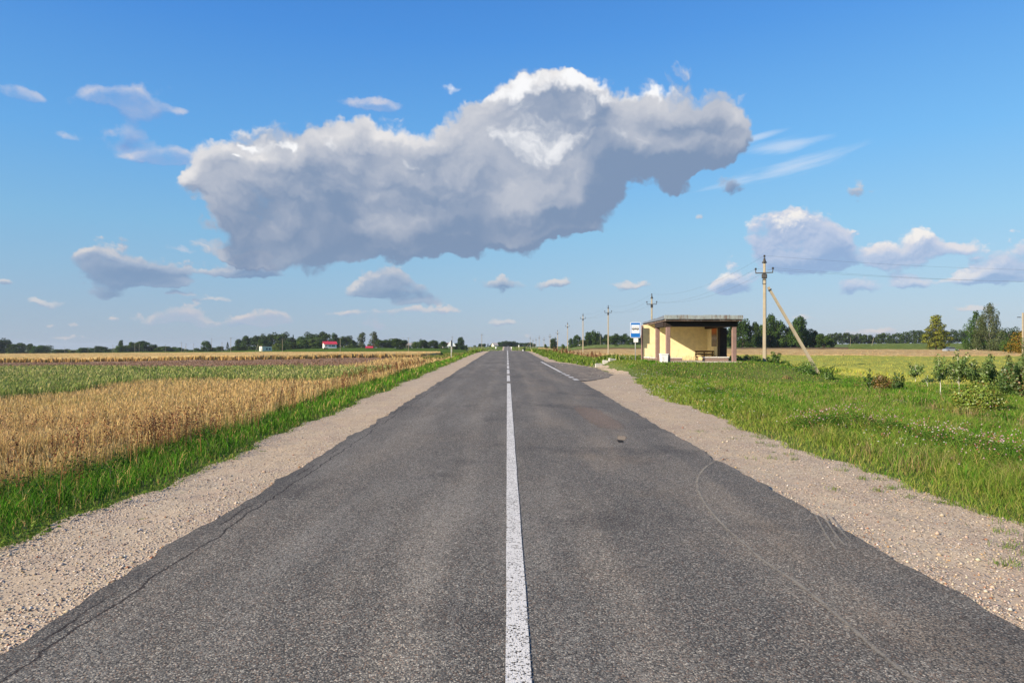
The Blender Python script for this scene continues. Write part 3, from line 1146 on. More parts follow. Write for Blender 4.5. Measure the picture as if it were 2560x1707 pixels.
def octs(P, r, col, flat=1.0):
    n = len(P)
    d = np.array([[1, 0, 0], [0, 1, 0], [-1, 0, 0], [0, -1, 0], [0, 0, 1], [0, 0, -1]], float)
    d[4:, 2] *= flat
    V = P[:, None, :] + d[None] * np.asarray(r)[:, None, None]
    f = np.array([[0, 1, 4], [1, 2, 4], [2, 3, 4], [3, 0, 4], [1, 0, 5], [2, 1, 5], [3, 2, 5], [0, 3, 5]])
    t = (np.arange(n)[:, None, None] * 6 + f[None]).reshape(-1, 3)
    return V.reshape(-1, 3), None, t, np.repeat(col, 6, 0)


class Pile:
    def __init__(self):
        self.V, self.Q, self.T, self.C, self.k = [], [], [], [], 0

    def add(self, part):
        V, q, t, c = part
        if len(V) == 0:
            return self
        if q is not None:
            self.Q.append(np.asarray(q).reshape(-1, 4) + self.k)
        if t is not None:
            self.T.append(np.asarray(t).reshape(-1, 3) + self.k)
        self.V.append(V)
        self.C.append(c)
        self.k += len(V)
        return self

    def build(self, name, mat, label=None, cat=None, kind='stuff', parent=None):
        me = np_mesh(name, np.concatenate(self.V), np.concatenate(self.Q) if self.Q else None,
                     np.concatenate(self.T) if self.T else None, np.concatenate(self.C))
        o = link(name, me, parent, mat)
        if label:
            tag(o, label, cat, kind=kind)
        return o


def on_ground(x, y):
    return np.stack([x, y, zg(x, y) - .01], 1)


def vnoise(x, y, s, seed=0.0):
    return .5 + .5 * bumps(np.asarray(x) + seed * 13.7, np.asarray(y) + seed * 7.1, s)


# palettes (real leaf colours)
GREEN = [(5, (.135, .205, .032)), (3, (.17, .24, .040)), (2, (.095, .155, .028)), (1.2, (.22, .25, .060)), (.25, (.34, .30, .12))]
LUSH = [(5, (.085, .225, .018)), (3, (.115, .265, .022)), (2, (.060, .16, .018)), (.5, (.19, .25, .05))]
YGREEN = [(4, (.23, .275, .045)), (3, (.17, .25, .036)), (2, (.30, .29, .085)), (1, (.11, .18, .026))]
STRAW = [(5, (.51, .345, .135)), (3, (.58, .41, .175)), (2, (.42, .27, .10)), (.8, (.31, .265, .08))]
STRAWHEAD = [(5, (.57, .39, .165)), (3, (.64, .465, .225)), (2, (.46, .295, .12))]
OATGREEN = [(5, (.20, .26, .070)), (3, (.26, .31, .085)), (2, (.145, .20, .055)), (1.5, (.38, .36, .14))]
RUST = [(5, (.19, .080, .040)), (3, (.25, .12, .060)), (2, (.13, .058, .034)), (2, (.32, .20, .10))]


def left_x(y):          # outer edge of the tall green strip on the left verge
    return -6.0 - .25 * np.sin(y * .33) - .15 * np.sin(y * 1.1 + 1) - np.interp(y, [20, 60, 120], [0, .8, 2.2])


def field_in(y):        # where the crop starts on the left
    return -7.2 - .3 * np.sin(y * .21 + 1) - np.interp(y, [20, 60, 120], [0, 1.0, 3.0])


def yb_left(x, y):
    """front edge (distance) of the green oats as a function of the sight line"""
    px = CX + F * x / np.maximum(y, 3)
    return np.interp(px, [-900, -200, 0, 170, 383, 510, 680, 800, 900], [14.8, 17.6, 19.4, 22.2, 32.2, 32.2, 29.6, 30.4, 33]) + .5 * np.sin(x * 1.3) + .4 * np.sin(x * 3.1)


def left_verge():
    p = Pile()
    n = 60000
    y = sample_y(n, 2.2, 130, 1.75)
    lo, hi = left_x(y) - .5, gravel_out_l(y) + .10
    u = rng.random(n)
    x = lo + (hi - lo) * u
    fr = (x - lo) / (hi - lo)
    edge = smooth(fr, .72, 1.0)                      # short grass beside the gravel
    keep = rng.random(n) > edge * .45
    x, y, fr, edge = x[keep], y[keep], fr[keep], edge[keep]
    n = len(x)
    h = (.30 - .23 * edge) * (0.62 + .38 * vnoise(x, y, 1.7)) * rng.uniform(.55, 1.2, n)
    c = pick(LUSH, n, .16)
    dry = rng.random(n) < .10 + .35 * (1 - smooth(fr, .0, .25))
    c[dry] = pick(STRAW, dry.sum(), .15)
    yg = rng.random(n) < .25 + .4 * edge
    c[yg & ~dry] = pick(GREEN, (yg & ~dry).sum(), .15)
    p.add(blades(on_ground(x, y), h, np.maximum(.007, px_w(y, .75)), rng.uniform(.15, .75, n), c, np.clip(c * 1.12, 0, 1)))
    # broad-leaved weeds low along the gravel
    n = 5000
    y = sample_y(n, 2.2, 60, 1.7)
    x = gravel_out_l(y) - rng.exponential(.22, n) + .12
    P = on_ground(x, y)
    P[:, 2] += rng.uniform(.01, .10, n)
    p.add(leaf_quads(P, rng.normal(0, .5, (n, 3)) + np.array([0, 0, 1.0]), np.maximum(rng.uniform(.02, .05, n), px_w(y, 1.2)), .6, pick(GREEN, n, .2)))
    # leafy mounds (vetch, thistles)
    for _ in range(46):
        yc = sample_y(1, 6, 90, 1.3)[0]
        xc = rng.uniform(left_x(yc), left_x(yc) + .9)
        k = 160
        r = rng.uniform(.18, .4)
        d = rng.normal(0, 1, (k, 3))
        d /= np.linalg.norm(d, axis=1)[:, None]
        d[:, 2] = np.abs(d[:, 2])
        Q = np.array([xc, yc, float(zg(xc, yc))]) + d * r * rng.uniform(.5, 1, (k, 1)) * np.array([1, 1, 1.1])
        p.add(leaf_quads(Q, d + rng.normal(0, .5, (k, 3)), np.maximum(rng.uniform(.025, .055, k), px_w(Q[:, 1], 1.3)), .55, pick([(3, (.055, .11, .022)), (2, (.085, .15, .035))], k, .2)))
    p.build('verge_grass', GRASS_M, 'lush green grass strip between the left gravel shoulder and the dry field edge', 'grass')


def dry_margin():
    """pale dry grasses between the verge and the crop on the left"""
    p = Pile()
    n = 100000
    y = sample_y(n, 3.0, 150, 1.65)
    hi, lo = left_x(y) + .25, field_in(y) - 2.4 - .06 * y
    x = hi - (hi - lo) * rng.random(n) ** 1.15
    h = (.30 + .14 * vnoise(x, y, .9)) * rng.uniform(.5, 1.2, n)
    green = vnoise(x, y, .45, 3) > .72
    c = pick(STRAW, n, .15)
    g = green & (rng.random(n) < .6)
    c[g] = pick(GREEN, g.sum(), .15)
    hd = pick(STRAWHEAD, n, .15)
    rd = rng.random(n) < .16 * smooth(vnoise(x, y, .5, 8), .4, .8)
    hd[rd] = pick(RUST, rd.sum(), .2) * 1.5
    st = rng.random(n) < .55
    P = on_ground(x, y)
    w = np.maximum(.003, px_w(y, .32))
    p.add(stalks(P[st], h[st] * 1.12, w[st], rng.uniform(.05, .3, st.sum()), h[st] * rng.uniform(.16, .28, st.sum()), np.maximum(.008, px_w(y[st], .55)), c[st], hd[st]))
    b = ~st
    p.add(blades(P[b], h[b] * .8, np.maximum(.004, px_w(y[b], .45)), rng.uniform(.1, .6, b.sum()), c[b]))
    # green under-growth
    n = 16000
    y = sample_y(n, 3.0, 80, 1.65)
    hi, lo = left_x(y) + .2, field_in(y) - 1.5
    x = hi - (hi - lo) * rng.random(n) ** 1.3
    c = pick(GREEN, n, .15)
    p.add(blades(on_ground(x, y), rng.uniform(.10, .32, n), np.maximum(.007, px_w(y, .7)), rng.uniform(.2, .7, n), c))
    p.build('dry_grass', CROP_M, 'pale dry grass margin between the green verge and the ripe crop', 'dry grass')


def docks():
    """rust-brown seed spires of dock along the left field margin"""
    p = Pile()
    cl = []
    for px, py, k, sx, sy in ((330, 1062, 26, .45, .6), (395, 1050, 34, .5, .6), (425, 1045, 30, .4, .5), (260, 1075, 24, .5, .7), (205, 1083, 14, .5, .7),
                          (130, 1115, 14, .5, .6), (40, 1130, 12, .5, .6), (800, 965, 40, .5, 1.6), (850, 948, 30, .5, 2.0), (930, 930, 46, .5, 3.0), (965, 924, 40, .5, 3.5),
                          (985, 920, 34, .4, 3.0), (1040, 905, 30, .5, 5.0), (1010, 912, 24, .5, 4.0), (700, 985, 22, .5, 1.2), (640, 1000, 18, .5, 1.0), (560, 1025, 20, .5, 1.0), (480, 1040, 18, .4, .8), (60, 1050, 14, .6, .8), (64, 1046, 20, .25, .3)):
        zt = .55
        Y = 20.0
        for _ in range(25):
            Y = (EYE - zt - .0) * F / (py - HY)
        cl.append((X(px, Y), Y, k, sx, sy))
    for xc, yc, k, sx, sy in cl:
        k = int(k * .55)
        x = xc + rng.normal(0, sx, k)
        y = np.maximum(yc + rng.normal(0, sy, k), 3.5)
        h = rng.uniform(.5, .85, k)
        P = on_ground(x, y)
        stem = pick(RUST, k, .2)
        az = rng.random(k) * 6.28
        p.add(blades(P, h, np.maximum(.010, px_w(y, .6)), rng.uniform(.05, .22, k), stem, az=az))
        for i in range(k):
            m = 34
            f = rng.uniform(.42, 1.0, m)
            ln = .12
            Q = P[i] + np.stack([np.cos(az[i]) * ln * h[i] * f, np.sin(az[i]) * ln * h[i] * f, h[i] * f], 1)
            rr = .035 * (1.15 - f) / .6 + .008
            Q[:, :2] += rng.normal(0, 1, (m, 2)) * rr[:, None]
            p.add(leaf_quads(Q, rng.normal(0, 1, (m, 3)), np.maximum(rng.uniform(.018, .034, m), px_w(np.full(m, y[i]), .8)), .8, np.tile(stem[i], (m, 1)) * rng.uniform(.7, 1.3, (m, 1))))
    # on the right, past the lay-by
    for px, Y, k, sx, sy in ((1404, 92, 34, .9, 3), (1445, 84, 14, 1.6, 3), (1455, 80, 20, 1.2, 3), (1510, 78, 24, 1.5, 4), (1490, 82, 16, 1.0, 4)):
        x = X(px, Y) + rng.normal(0, sx, k)
        y = Y + rng.normal(0, sy, k)
        h = rng.uniform(.7, 1.15, k)
        P = on_ground(x, y)
        stem = pick(RUST, k, .2)
        p.add(blades(P, h, np.full(k, .08), rng.uniform(.05, .22, k), stem))
        for i in range(k):
            m = 10
            Q = P[i] + np.stack([rng.normal(0, .05, m), rng.normal(0, .05, m), h[i] * rng.uniform(.4, 1, m)], 1)
            p.add(leaf_quads(Q, rng.normal(0, 1, (m, 3)), np.full(m, .12), .8, np.tile(stem[i], (m, 1))))
    p.build('dock_plants', CROP_M, 'rust-brown spires of dried dock standing along the field margins', 'dock plants')


def crop_sheet(name, y_near, y_far, u0, u1, h, palette, label, cat, fray, nu=150, ny=60, wall=True, dens=1.0, yfun=None, xlim=None, ramp_in=0.0):
    """a standing crop seen from afar: its rough top, its front face, and loose ears all over it"""
    us = np.linspace(u0, u1, nu)
    yn = yfun(us) if yfun else np.full(nu, y_near)
    yf = y_far(us) if callable(y_far) else np.full(nu, y_far)
    s = np.linspace(0, 1, ny) ** 1.6
    gy = yn[:, None] * (1 - s) + yf[:, None] * s
    gx = us[:, None] * gy
    if xlim is not None:
        gx = np.clip(gx, *xlim)
    gz = zg(gx, gy) + h * (.90 + .10 * vnoise(gx, gy, .8)) + rng.normal(0, h * .035, gx.shape)
    if ramp_in:
        gz = gz - h * (1 - smooth(gy - yn[:, None], 0, ramp_in)) * .97
    elif wall:
        w0 = zg(gx[:, :1], gy[:, :1]) - .05
        gx = np.concatenate([gx[:, :1], gx], 1)
        gy = np.concatenate([gy[:, :1], gy], 1)
        gz = np.concatenate([w0, gz], 1)
    V = np.stack([gx, gy, gz], -1)
    q = grid_faces(nu, gx.shape[1])[:, ::-1]
    c = pick(palette, V.shape[0] * V.shape[1], .07)
    p = Pile()
    p.add((V.reshape(-1, 3), q, None, c))
    n = int(fray * dens)
    u = u0 + (u1 - u0) * rng.random(n)
    a = yfun(u) if yfun else np.full(n, y_near)
    b = y_far(u) if callable(y_far) else np.full(n, y_far)
    r = rng.random(n)
    y = a * (b / a) ** (r ** 1.5)
    x = u * y
    if xlim is not None:
        k = (x > xlim[0]) & (x < xlim[1])
        x, y = x[k], y[k]
        n = len(x)
    P = on_ground(x, y)
    base = h * .45
    P[:, 2] += base
    hh = (h - base) * rng.uniform(.85, 1.28, n)
    if ramp_in:
        k = smooth(y - np.interp(u[:len(y)] if len(u) == len(y) else x / y, us, yn), 0, ramp_in)
        P[:, 2] -= base * (1 - k)
        hh = hh * (.35 + .65 * k)
    c = pick(palette, n, .14)
    p.add(blades(P, hh, np.maximum(.03, px_w(y, 1.0)), rng.uniform(0, .5, n), c, droop=.2))
    return p.build(name, CROP_M, label, cat)


def crops_left():
    # near oats: ripe, pale
    p = Pile()
    n = 250000
    y = sample_y(n, 3.2, 34.0, 1.38)
    hi = field_in(y) + .3
    lo = -.92 * y - 4
    x = hi + (lo - hi) * rng.random(n)
    keep = (lo < hi) & (y < yb_left(x, y) + rng.normal(0, .5, n))
    tr = np.abs((x * .55 + y * .83 - 9.2) - .3 * np.sin(y * .6)) < .28                     # a thin trodden line through the crop
    keep &= ~(tr & (rng.random(n) < .55))
    x, y = x[keep], y[keep]
    n = len(x)
    h = (.42 + .07 * vnoise(x, y, .35, 2)) * rng.uniform(.70, 1.10, n)
    c = pick(STRAW, n, .14)
    patch = vnoise(x, y, .30, 5)
    g = rng.random(n) < .10 + .25 * smooth(patch, .6, .9)
    c[g] = pick(YGREEN, g.sum(), .15) * .9
    hd = pick(STRAWHEAD, n, .14) * (1 + .10 * (patch - .5))[:, None]
    p.add(stalks(on_ground(x, y), h, np.maximum(.003, px_w(y, .30)), rng.uniform(.05, .40, n), h * rng.uniform(.14, .24, n), np.maximum(.006, px_w(y, .46)), c, hd))
    p.build('ripe_crop', CROP_M, 'ripe straw-coloured oats in the near left field', 'crop')

    # the greener oats behind
    p = Pile()
    n = 130000
    y = sample_y(n, 13, 50.5, 1.6)
    lo = -.92 * y - 4
    hi = field_in(y) - .2
    x = hi + (lo - hi) * rng.random(n)
    keep = (y > yb_left(x, y) + rng.normal(0, .5, n)) & (y < 48.5 + 1.0 * np.sin(x * .3) - .02 * x + rng.normal(0, .4, n))
    x, y = x[keep], y[keep]
    n = len(x)
    h = (.54 + .08 * vnoise(x, y, .4, 2)) * rng.uniform(.75, 1.1, n)
    c = pick([(4, (.11, .18, .036)), (3, (.14, .21, .042)), (1, (.22, .24, .07))], n, .14)
    dist = smooth(y, 18, 36)
    hd = pick(OATGREEN, n, .13)
    pale = rng.random(n) < .20 + .50 * dist * vnoise(x, y, .2, 4)
    hd[pale] = pick([(3, (.46, .41, .17)), (2, (.36, .35, .12))], pale.sum(), .13)
    p.add(stalks(on_ground(x, y), h, np.maximum(.004, px_w(y, .4)), rng.uniform(.05, .40, n), h * rng.uniform(.18, .28, n), np.maximum(.012, px_w(y, .75)), c, hd))
    p.build('green_crop', CROP_M, 'green unripe oats in a band across the left field', 'crop')

    # ploughed soil beyond
    us = np.linspace(-1.3, -.13, 140)
    front = lambda u: np.interp(CX + F * u, [-700, -200, 0, 640, 1050, 1150], [96, 99, 101, 108, 120, 126])
    gy = 47.5 + (front(us)[:, None] + 3 - 47.5) * np.linspace(0, 1, 60)[None, :]
    gx = us[:, None] * gy
    gx = np.minimum(gx, field_in(gy) - .6)
    gz = zg(gx, gy) + .06 + .05 * np.sin((gx * .62 + gy) * 4.4) + rng.normal(0, .022, gx.shape)
    m, t, o = material('ploughed_earth')
    P = pos(t)
    c = t.mix(t.ss(t.noise(P, 1.1, 6.0, .68), .3, .7), (.19, .112, .066), (.31, .195, .125))
    c = t.mix(t.m('MULTIPLY', t.ss(t.noise(P, .25, 4.0, .6), .5, .7), .5), c, (.27, .18, .115))
    pb = principled(t, c, .95, .1, t.noise(P, 5.0, 5.0, .7), .12)
    t.link(pb.outputs[0], o.inputs[0])
    me = np_mesh('ploughed_field', np.stack([gx, gy, gz], -1), grid_faces(140, 60)[:, ::-1], smooth=False)
    tag(link('ploughed_field', me, None, m), 'strip of bare brown ploughed soil behind the green oats', 'ploughed soil', kind='structure')
    n = 26000                                                        # clods
    y = sample_y(n, 48.5, 112, 1.5)
    u = rng.uniform(-.95, -.12, n)
    k = (y < front(u) + 1)
    x, y = (u * y)[k], y[k]
    k = x < field_in(y) - .8
    x, y = x[k], y[k]
    Pp = on_ground(x, y)
    Pp[:, 2] += .08
    Pile().add(octs(Pp, rng.uniform(.04, .13, len(x)), pick([(3, (.22, .132, .080)), (2, (.29, .185, .118)), (1, (.15, .092, .056))], len(x), .15), .7)).build(
        'soil_clods', CROP_M, 'rough brown clods on the ploughed strip', 'soil clods')

    far = lambda u: np.interp(CX + F * u, [-700, 0, 500, 760, 1000, 1090, 1150], [300, 330, 395, 400, 400, 330, 220])
    crop_sheet('wheat_field', 0, far, -1.25, -.098, .82, [(5, (.60, .42, .18)), (3, (.66, .49, .23)), (2, (.52, .345, .135))],
               'golden wheat field reaching back to the farm on the left', 'wheat', 60000, 220, 70, yfun=front)
    # dark ragged foot of the wheat front
    n = 4200
    u = rng.uniform(-1.2, -.11, n)
    y = front(u) - rng.exponential(.10, n)
    x = u * y
    c = pick([(3, (.50, .33, .13)), (1, (.30, .21, .075)), (.4, (.20, .18, .06)), (4, (.62, .43, .18))], n, .15)
    Pile().add(blades(on_ground(x, y), rng.uniform(.35, .9, n), np.full(n, .13), rng.uniform(0, .3, n), c)).build('wheat_edge', CROP_M, 'darker ragged front edge of the golden wheat', 'wheat')


def crops_right():
    # yellow-green flowering field
    yn = lambda u: np.interp(CX + F * u, [1700, 1900, 2050, 2200, 2600, 3200], [62, 57, 48.5, 37, 29, 26])
    crop_sheet('mustard_field', 0, 112.0, .33, 1.15, .50, [(4, (.36, .36, .085)), (3, (.30, .33, .080)), (2, (.44, .41, .080)), (1, (.23, .29, .08))],
               'yellow-green flowering field beyond the right meadow', 'crop', 70000, 150, 60, yfun=yn, xlim=(16.0, 400.0), ramp_in=4.0)
    # yellower flowering streak along its near edge
    n = 8000
    u = rng.uniform(.36, 1.1, n)
    y = yn(u) + np.abs(rng.normal(0, 5.5, n)) + 1.5
    x = u * y
    c = pick([(3, (.44, .40, .050)), (3, (.34, .35, .07)), (2, (.22, .28, .06))], n, .12)
    P = on_ground(x, y)
    P[:, 2] += .12
    Pile().add(blades(P, rng.uniform(.22, .42, n), px_w(y, .8), rng.uniform(.1, .6, n), c)).build('mustard_flowers', CROP_M, 'yellow flowering fringe along the near edge of the yellow-green field', 'flowers')
    # wheat behind
    crop_sheet('wheat_field', 112.5, 262.0, .045, 1.2, .62, [(5, (.50, .345, .165)), (3, (.56, .42, .21)), (2, (.43, .29, .12))],
               'pale ripe wheat strip across the right side behind the shelter', 'wheat', 40000, 200, 50)
    crop_sheet('brown_field', 263.0, 322.0, .045, .50, .40, [(4, (.155, .105, .062)), (3, (.20, .145, .085)), (1, (.12, .11, .045))],
               'dark brown harvested strip in front of the right-hand trees', 'stubble', 6000, 100, 16)
    crop_sheet('green_field', 323.0, 640.0, .03, .33, .45, [(4, (.16, .21, .060)), (3, (.20, .24, .08)), (1, (.12, .16, .05))],
               'light green rising field behind the row of right-hand poles', 'crop', 12000, 100, 30)
    crop_sheet('green_field', 263.0, 640.0, .50, 1.15, .45, [(4, (.14, .195, .045)), (3, (.185, .225, .060)), (1, (.10, .14, .04))],
               'green pasture bank in front of the far right wood', 'crop', 14000, 100, 30)
    crop_sheet('green_field', 402.0, 700.0, -1.1, -.06, .40, [(4, (.085, .150, .024)), (3, (.11, .175, .030)), (1, (.075, .12, .02))],
               'green meadow in front of the farm with the red roof', 'meadow', 14000, 120, 26, wall=True,
               yfun=lambda u: np.interp(CX + F * u, [-700, 0, 500, 760, 1000, 1090, 1150], [302, 332, 397, 402, 402, 332, 222]))


def right_meadow():
    p = Pile()
    # dense near grass
    n = 300000
    y = np.concatenate([sample_y(170000, 3.6, 62, 1.66), sample_y(130000, 14, 60, .9)])
    lo = gravel_out_r(y) - .12
    hi = np.minimum(.86 * y + 4, np.interp(y, [4, 20, 28, 34, 45, 62], [12, 17, 25, 25, 26, 24]))
    hi = np.maximum(hi, lo + .5)
    x = lo + (hi - lo) * rng.random(n) ** 1.25
    d = x - lo
    short = 1 - smooth(d, .15, 1.3)
    ex = (x > 9.0) & (x < 13.5) & (y > 39.2) & (y < 45.2)          # shelter floor
    pth = np.abs(x - np.interp(y, [9, 13, 17, 20.5, 24], [10.4, 10.9, 11.4, 12.2, 13.4])) < .34
    lay = (y > 33) & (y < 57) & (d < .4)
    keep = ~ex & ~(pth & (y > 9) & (y < 23.5)) & (rng.random(n) > short * .55) & ~lay
    x, y, d, short = x[keep], y[keep], d[keep], short[keep]
    n = len(x)
    tall = vnoise(x, y, .55, 1)
    h = (.09 + .22 * smooth(d, .15, 1.6) * (.45 + .55 * tall)) * rng.uniform(.55, 1.2, n) * np.interp(y, [9, 20, 30, 37], [1.15, 1.0, .75, .38])
    c = pick(GREEN, n, .16)
    yg = rng.random(n) < np.clip(.60 * (1 - smooth(d, .3, 2.6)) + .50 * vnoise(x, y, .5, 6), 0, 1)
    c[yg] = pick(YGREEN, yg.sum(), .15)
    lush = ~yg & (rng.random(n) < .35)
    c[lush] = pick(LUSH, lush.sum(), .15)
    dry = rng.random(n) < .03
    c[dry] = pick(STRAW, dry.sum(), .15)
    p.add(blades(on_ground(x, y), h, np.maximum(.005, px_w(y, .55)), rng.uniform(.3, 1.05, n), c, np.clip(c * 1.1, 0, 1)))
    # tufts on the gravel
    for _ in range(42):
        yc = rng.uniform(4.2, 14)
        xc = gravel_out_r(yc) - abs(rng.normal(0, .45)) - .05
        k = rng.integers(12, 40)
        r = rng.uniform(.03, .10)
        xx, yy_ = xc + rng.normal(0, r, k), yc + rng.normal(0, r, k)
        P = np.stack([xx, yy_, z_shoulder(xx, yy_)], 1)
        p.add(blades(P, rng.uniform(.02, .07, k), np.full(k, .006), rng.uniform(.3, 1, k), pick(GREEN, k, .15)))
    # taller tussocks and weeds that break up the sward
    for _ in range(330):
        yc = sample_y(1, 5.5, 42, 1.25)[0]
        lo_ = float(gravel_out_r(yc)) + .5
        xc = lo_ + rng.random() * max(min(.82 * yc + 2, 20) - lo_, .5)
        if 8.6 < xc < 13.8 and yc > 36:
            continue
        k = int(rng.integers(25, 75))
        r = rng.uniform(.07, .22)
        xx, yy_ = xc + rng.normal(0, r, k), yc + rng.normal(0, r, k)
        kind = rng.random()
        pal = LUSH if kind < .45 else YGREEN if kind < .75 else [(3, (.26, .24, .085)), (2, (.33, .27, .12)), (1, (.24, .15, .07))]
        hh = rng.uniform(.22, .42) * (1 if yc < 30 else .6)
        p.add(blades(on_ground(xx, yy_), hh * rng.uniform(.6, 1.15, k), np.maximum(.005, px_w(yy_, .5)), rng.uniform(.2, .9, k), pick(pal, k, .14)))
    # seed-head grasses, reddish haze of flowering bents
    n = 3600
    y = sample_y(n, 7, 50, 1.6)
    lo, hi = gravel_out_r(y) + .8, np.minimum(.86 * y + 3, 22)
    x = lo + np.maximum(hi - lo, .3) * rng.random(n) ** 1.1
    k = (vnoise(x, y, .35, 9) > .55)
    x, y = x[k], y[k]
    n = len(x)
    c = pick([(2, (.22, .20, .07)), (2, (.30, .24, .12)), (1, (.26, .16, .10))], n, .15)
    p.add(stalks(on_ground(x, y), rng.uniform(.20, .40, n), np.maximum(.003, px_w(y, .2)), rng.uniform(.05, .45, n), rng.uniform(.05, .10, n), np.maximum(.006, px_w(y, .45)), c,
                 pick([(3, (.33, .24, .15)), (2, (.28, .17, .12))], n, .15)))
    p.build('meadow_grass', GRASS_M, 'green meadow grass on the bank right of the road', 'grass')

    # leafy mounds: clover, vetch, nettles
    p = Pile()
    fl = Pile()
    spots = []
    for px, py, wx, wy, hh, k in ((2060, 1060, .55, .8, .34, 2600), (2130, 1062, .8, .9, .36, 3000), (2225, 1075, .6, .7, .34, 2200), (2330, 1100, .7, .6, .34, 2200), (2440, 1120, .7, .7, .36, 2600),
                                 (2540, 1145, .7, .8, .40, 3000), (2640, 1160, .7, .8, .38, 2000), (1775, 968, .8, 1.2, .36, 2200), (1830, 960, .7, 1.2, .3, 900), (2010, 1065, .4, .5, .3, 1200), (1900, 975, .9, 1.5, .3, 900),
                                 (2300, 1000, .5, .6, .3, 900), (2370, 960, .7, .8, .3, 700), (2480, 1040, .6, .6, .3, 900), (2200, 985, .8, .8, .3, 800), (1680, 935, 1.0, 2.0, .3, 700), (1960, 925, 1.2, 2, .4, 900), (2120, 945, 1.2, 1.5, .35, 900)):
        Y = (EYE - .18) * F / (py - HY)
        if py < 990:
            Y = (EYE - .45) * F / (py - HY)
        spots.append((X(px, Y), Y, wx, wy, hh, k))
    for xc, yc, wx, wy, hh, k in spots:
        x, y = xc + rng.normal(0, wx * .5, k), yc + rng.normal(0, wy * .5, k)
        r2 = ((x - xc) / wx)**2 + ((y - yc) / wy)**2
        top = hh * np.exp(-r2 * 1.2) * (.7 + .3 * vnoise(x, y, 4.0)) + .04
        P = on_ground(x, y)
        f = rng.random(k) ** .6
        P[:, 2] += top * f
        p.add(leaf_quads(P, rng.normal(0, .6, (k, 3)) + np.array([0, 0, 1.0]), np.maximum(rng.uniform(.018, .042, k), px_w(y, 1.15)), .62,
                         pick([(4, (.050, .125, .018)), (3, (.075, .165, .026)), (1, (.12, .19, .04)), (.6, (.20, .09, .04))], k, .2)))
        j = rng.random(k) < (.022 if px_w(yc, 1) < .03 else .005)
        Q = P[j].copy()
        m = len(Q)
        Q[:, 2] = zg(Q[:, 0], Q[:, 1]) + top[j] * rng.uniform(1.0, 1.5, m) + .05
        fl.add(octs(Q, np.maximum(rng.uniform(.008, .016, m), px_w(Q[:, 1], .38)), pick([(4, (.52, .30, .36)), (3, (.62, .44, .46)), (2, (.36, .13, .09)), (1, (.45, .20, .10))], m, .12)))
    # scattered clover and yarrow over the bank
    n = 260
    y = sample_y(n, 6, 40, 1.35)
    x = gravel_out_r(y) + .9 + rng.random(n) ** .8 * np.maximum(np.minimum(.8 * y + 1, 15) - gravel_out_r(y) - .9, .3)
    k = vnoise(x, y, .5, 4) > .45
    x, y = x[k], y[k]
    n = len(x)
    P = on_ground(x, y)
    P[:, 2] += rng.uniform(.22, .42, n)
    fl.add(octs(P, np.maximum(rng.uniform(.008, .015, n), px_w(y, .32)), pick([(3, (.55, .36, .40)), (2, (.42, .17, .12)), (2, (.68, .62, .55))], n, .12)))
    # yarrow: flat white heads in loose drifts
    for px, py, k, sx, sy in ((1600, 928, 60, .9, 1.5), (1640, 948, 60, .7, 1.2), (1720, 945, 40, .9, 1.2), (1815, 1000, 26, .5, .7), (1870, 985, 20, .6, .8), (2360, 1062, 26, .45, .3), (2420, 1080, 26, .5, .4), (2270, 1088, 16, .4, .3),
                              (1500, 912, 40, 1.2, 3), (1560, 915, 50, 1.4, 3), (2330, 1045, 10, .4, .4), (1660, 965, 20, .6, .8)):
        Y = (EYE - .40) * F / (py - HY) if py > 990 else (EYE - .75) * F / (py - HY)
        x, y = X(px, Y) + rng.normal(0, sx, k), Y + rng.normal(0, sy, k)
        P = on_ground(x, y)
        P[:, 2] += rng.uniform(.24, .40, k)
        fl.add(octs(P, np.maximum(rng.uniform(.010, .022, k), px_w(y, .45)), pick([(1, (.70, .69, .62))], k, .08), .35))
    p.build('clover_leaves', GRASS_M, 'dark green leafy clumps of clover and vetch in the right meadow', 'clover')
    fl.build('wild_flowers', GRASS_M, 'pink clover and white yarrow heads dotted over the right meadow', 'wild flowers')

    # rough herbage beyond the lay-by, up to the wheat
    p = Pile()
    n = 42000
    y = sample_y(n, 46, 240, 1.9)
    lo = np.maximum(gravel_out_r(y), 4.0) - .1
    hi = np.interp(y, [46, 60, 110, 112.5, 130, 240], [26, 24, 24, 8, 7, 13])
    x = lo + (hi - lo) * rng.random(n)
    d = x - lo
    dry = smooth(d, 2.0, 6.0) * smooth(y, 58, 75)
    c = pick(GREEN, n, .15)
    k = rng.random(n) < dry * .75
    c[k] = pick([(4, (.33, .235, .10)), (3, (.26, .17, .075)), (2, (.18, .10, .05)), (1, (.14, .14, .045))], k.sum(), .15)
    h = rng.uniform(.18, .5, n) * (1 - .5 * (1 - smooth(d, 0, 1)))
    p.add(blades(on_ground(x, y), h, px_w(y, 1.2), rng.uniform(.1, .6, n), c))
    p.build('rough_grass', GRASS_M, 'rough green and dry grass behind the lay-by and shelter', 'grass')

    # far verges either side, to the crest and over it
    p = Pile()
    n = 26000
    y = sample_y(n, 100, 700, 2.0)
    sd = rng.random(n) < .5
    xo = rng.random(n)
    x = np.where(sd, gravel_out_l(y) - xo * (3 + .05 * y), gravel_out_r(y) + xo * (2 + .03 * y))
    c = pick(GREEN, n, .15)
    k = rng.random(n) < .45 * xo
    c[k] = pick([(3, (.33, .235, .10)), (2, (.20, .12, .06)), (2, (.26, .25, .09))], k.sum(), .15)
    P = on_ground(x, y)
    p.add(blades(P, rng.uniform(.25, .6, n), px_w(y, 1.3), rng.uniform(.1, .5, n), c))
    p.build('roadside_grass', GRASS_M, 'mixed green and dry roadside grass towards the crest', 'grass')


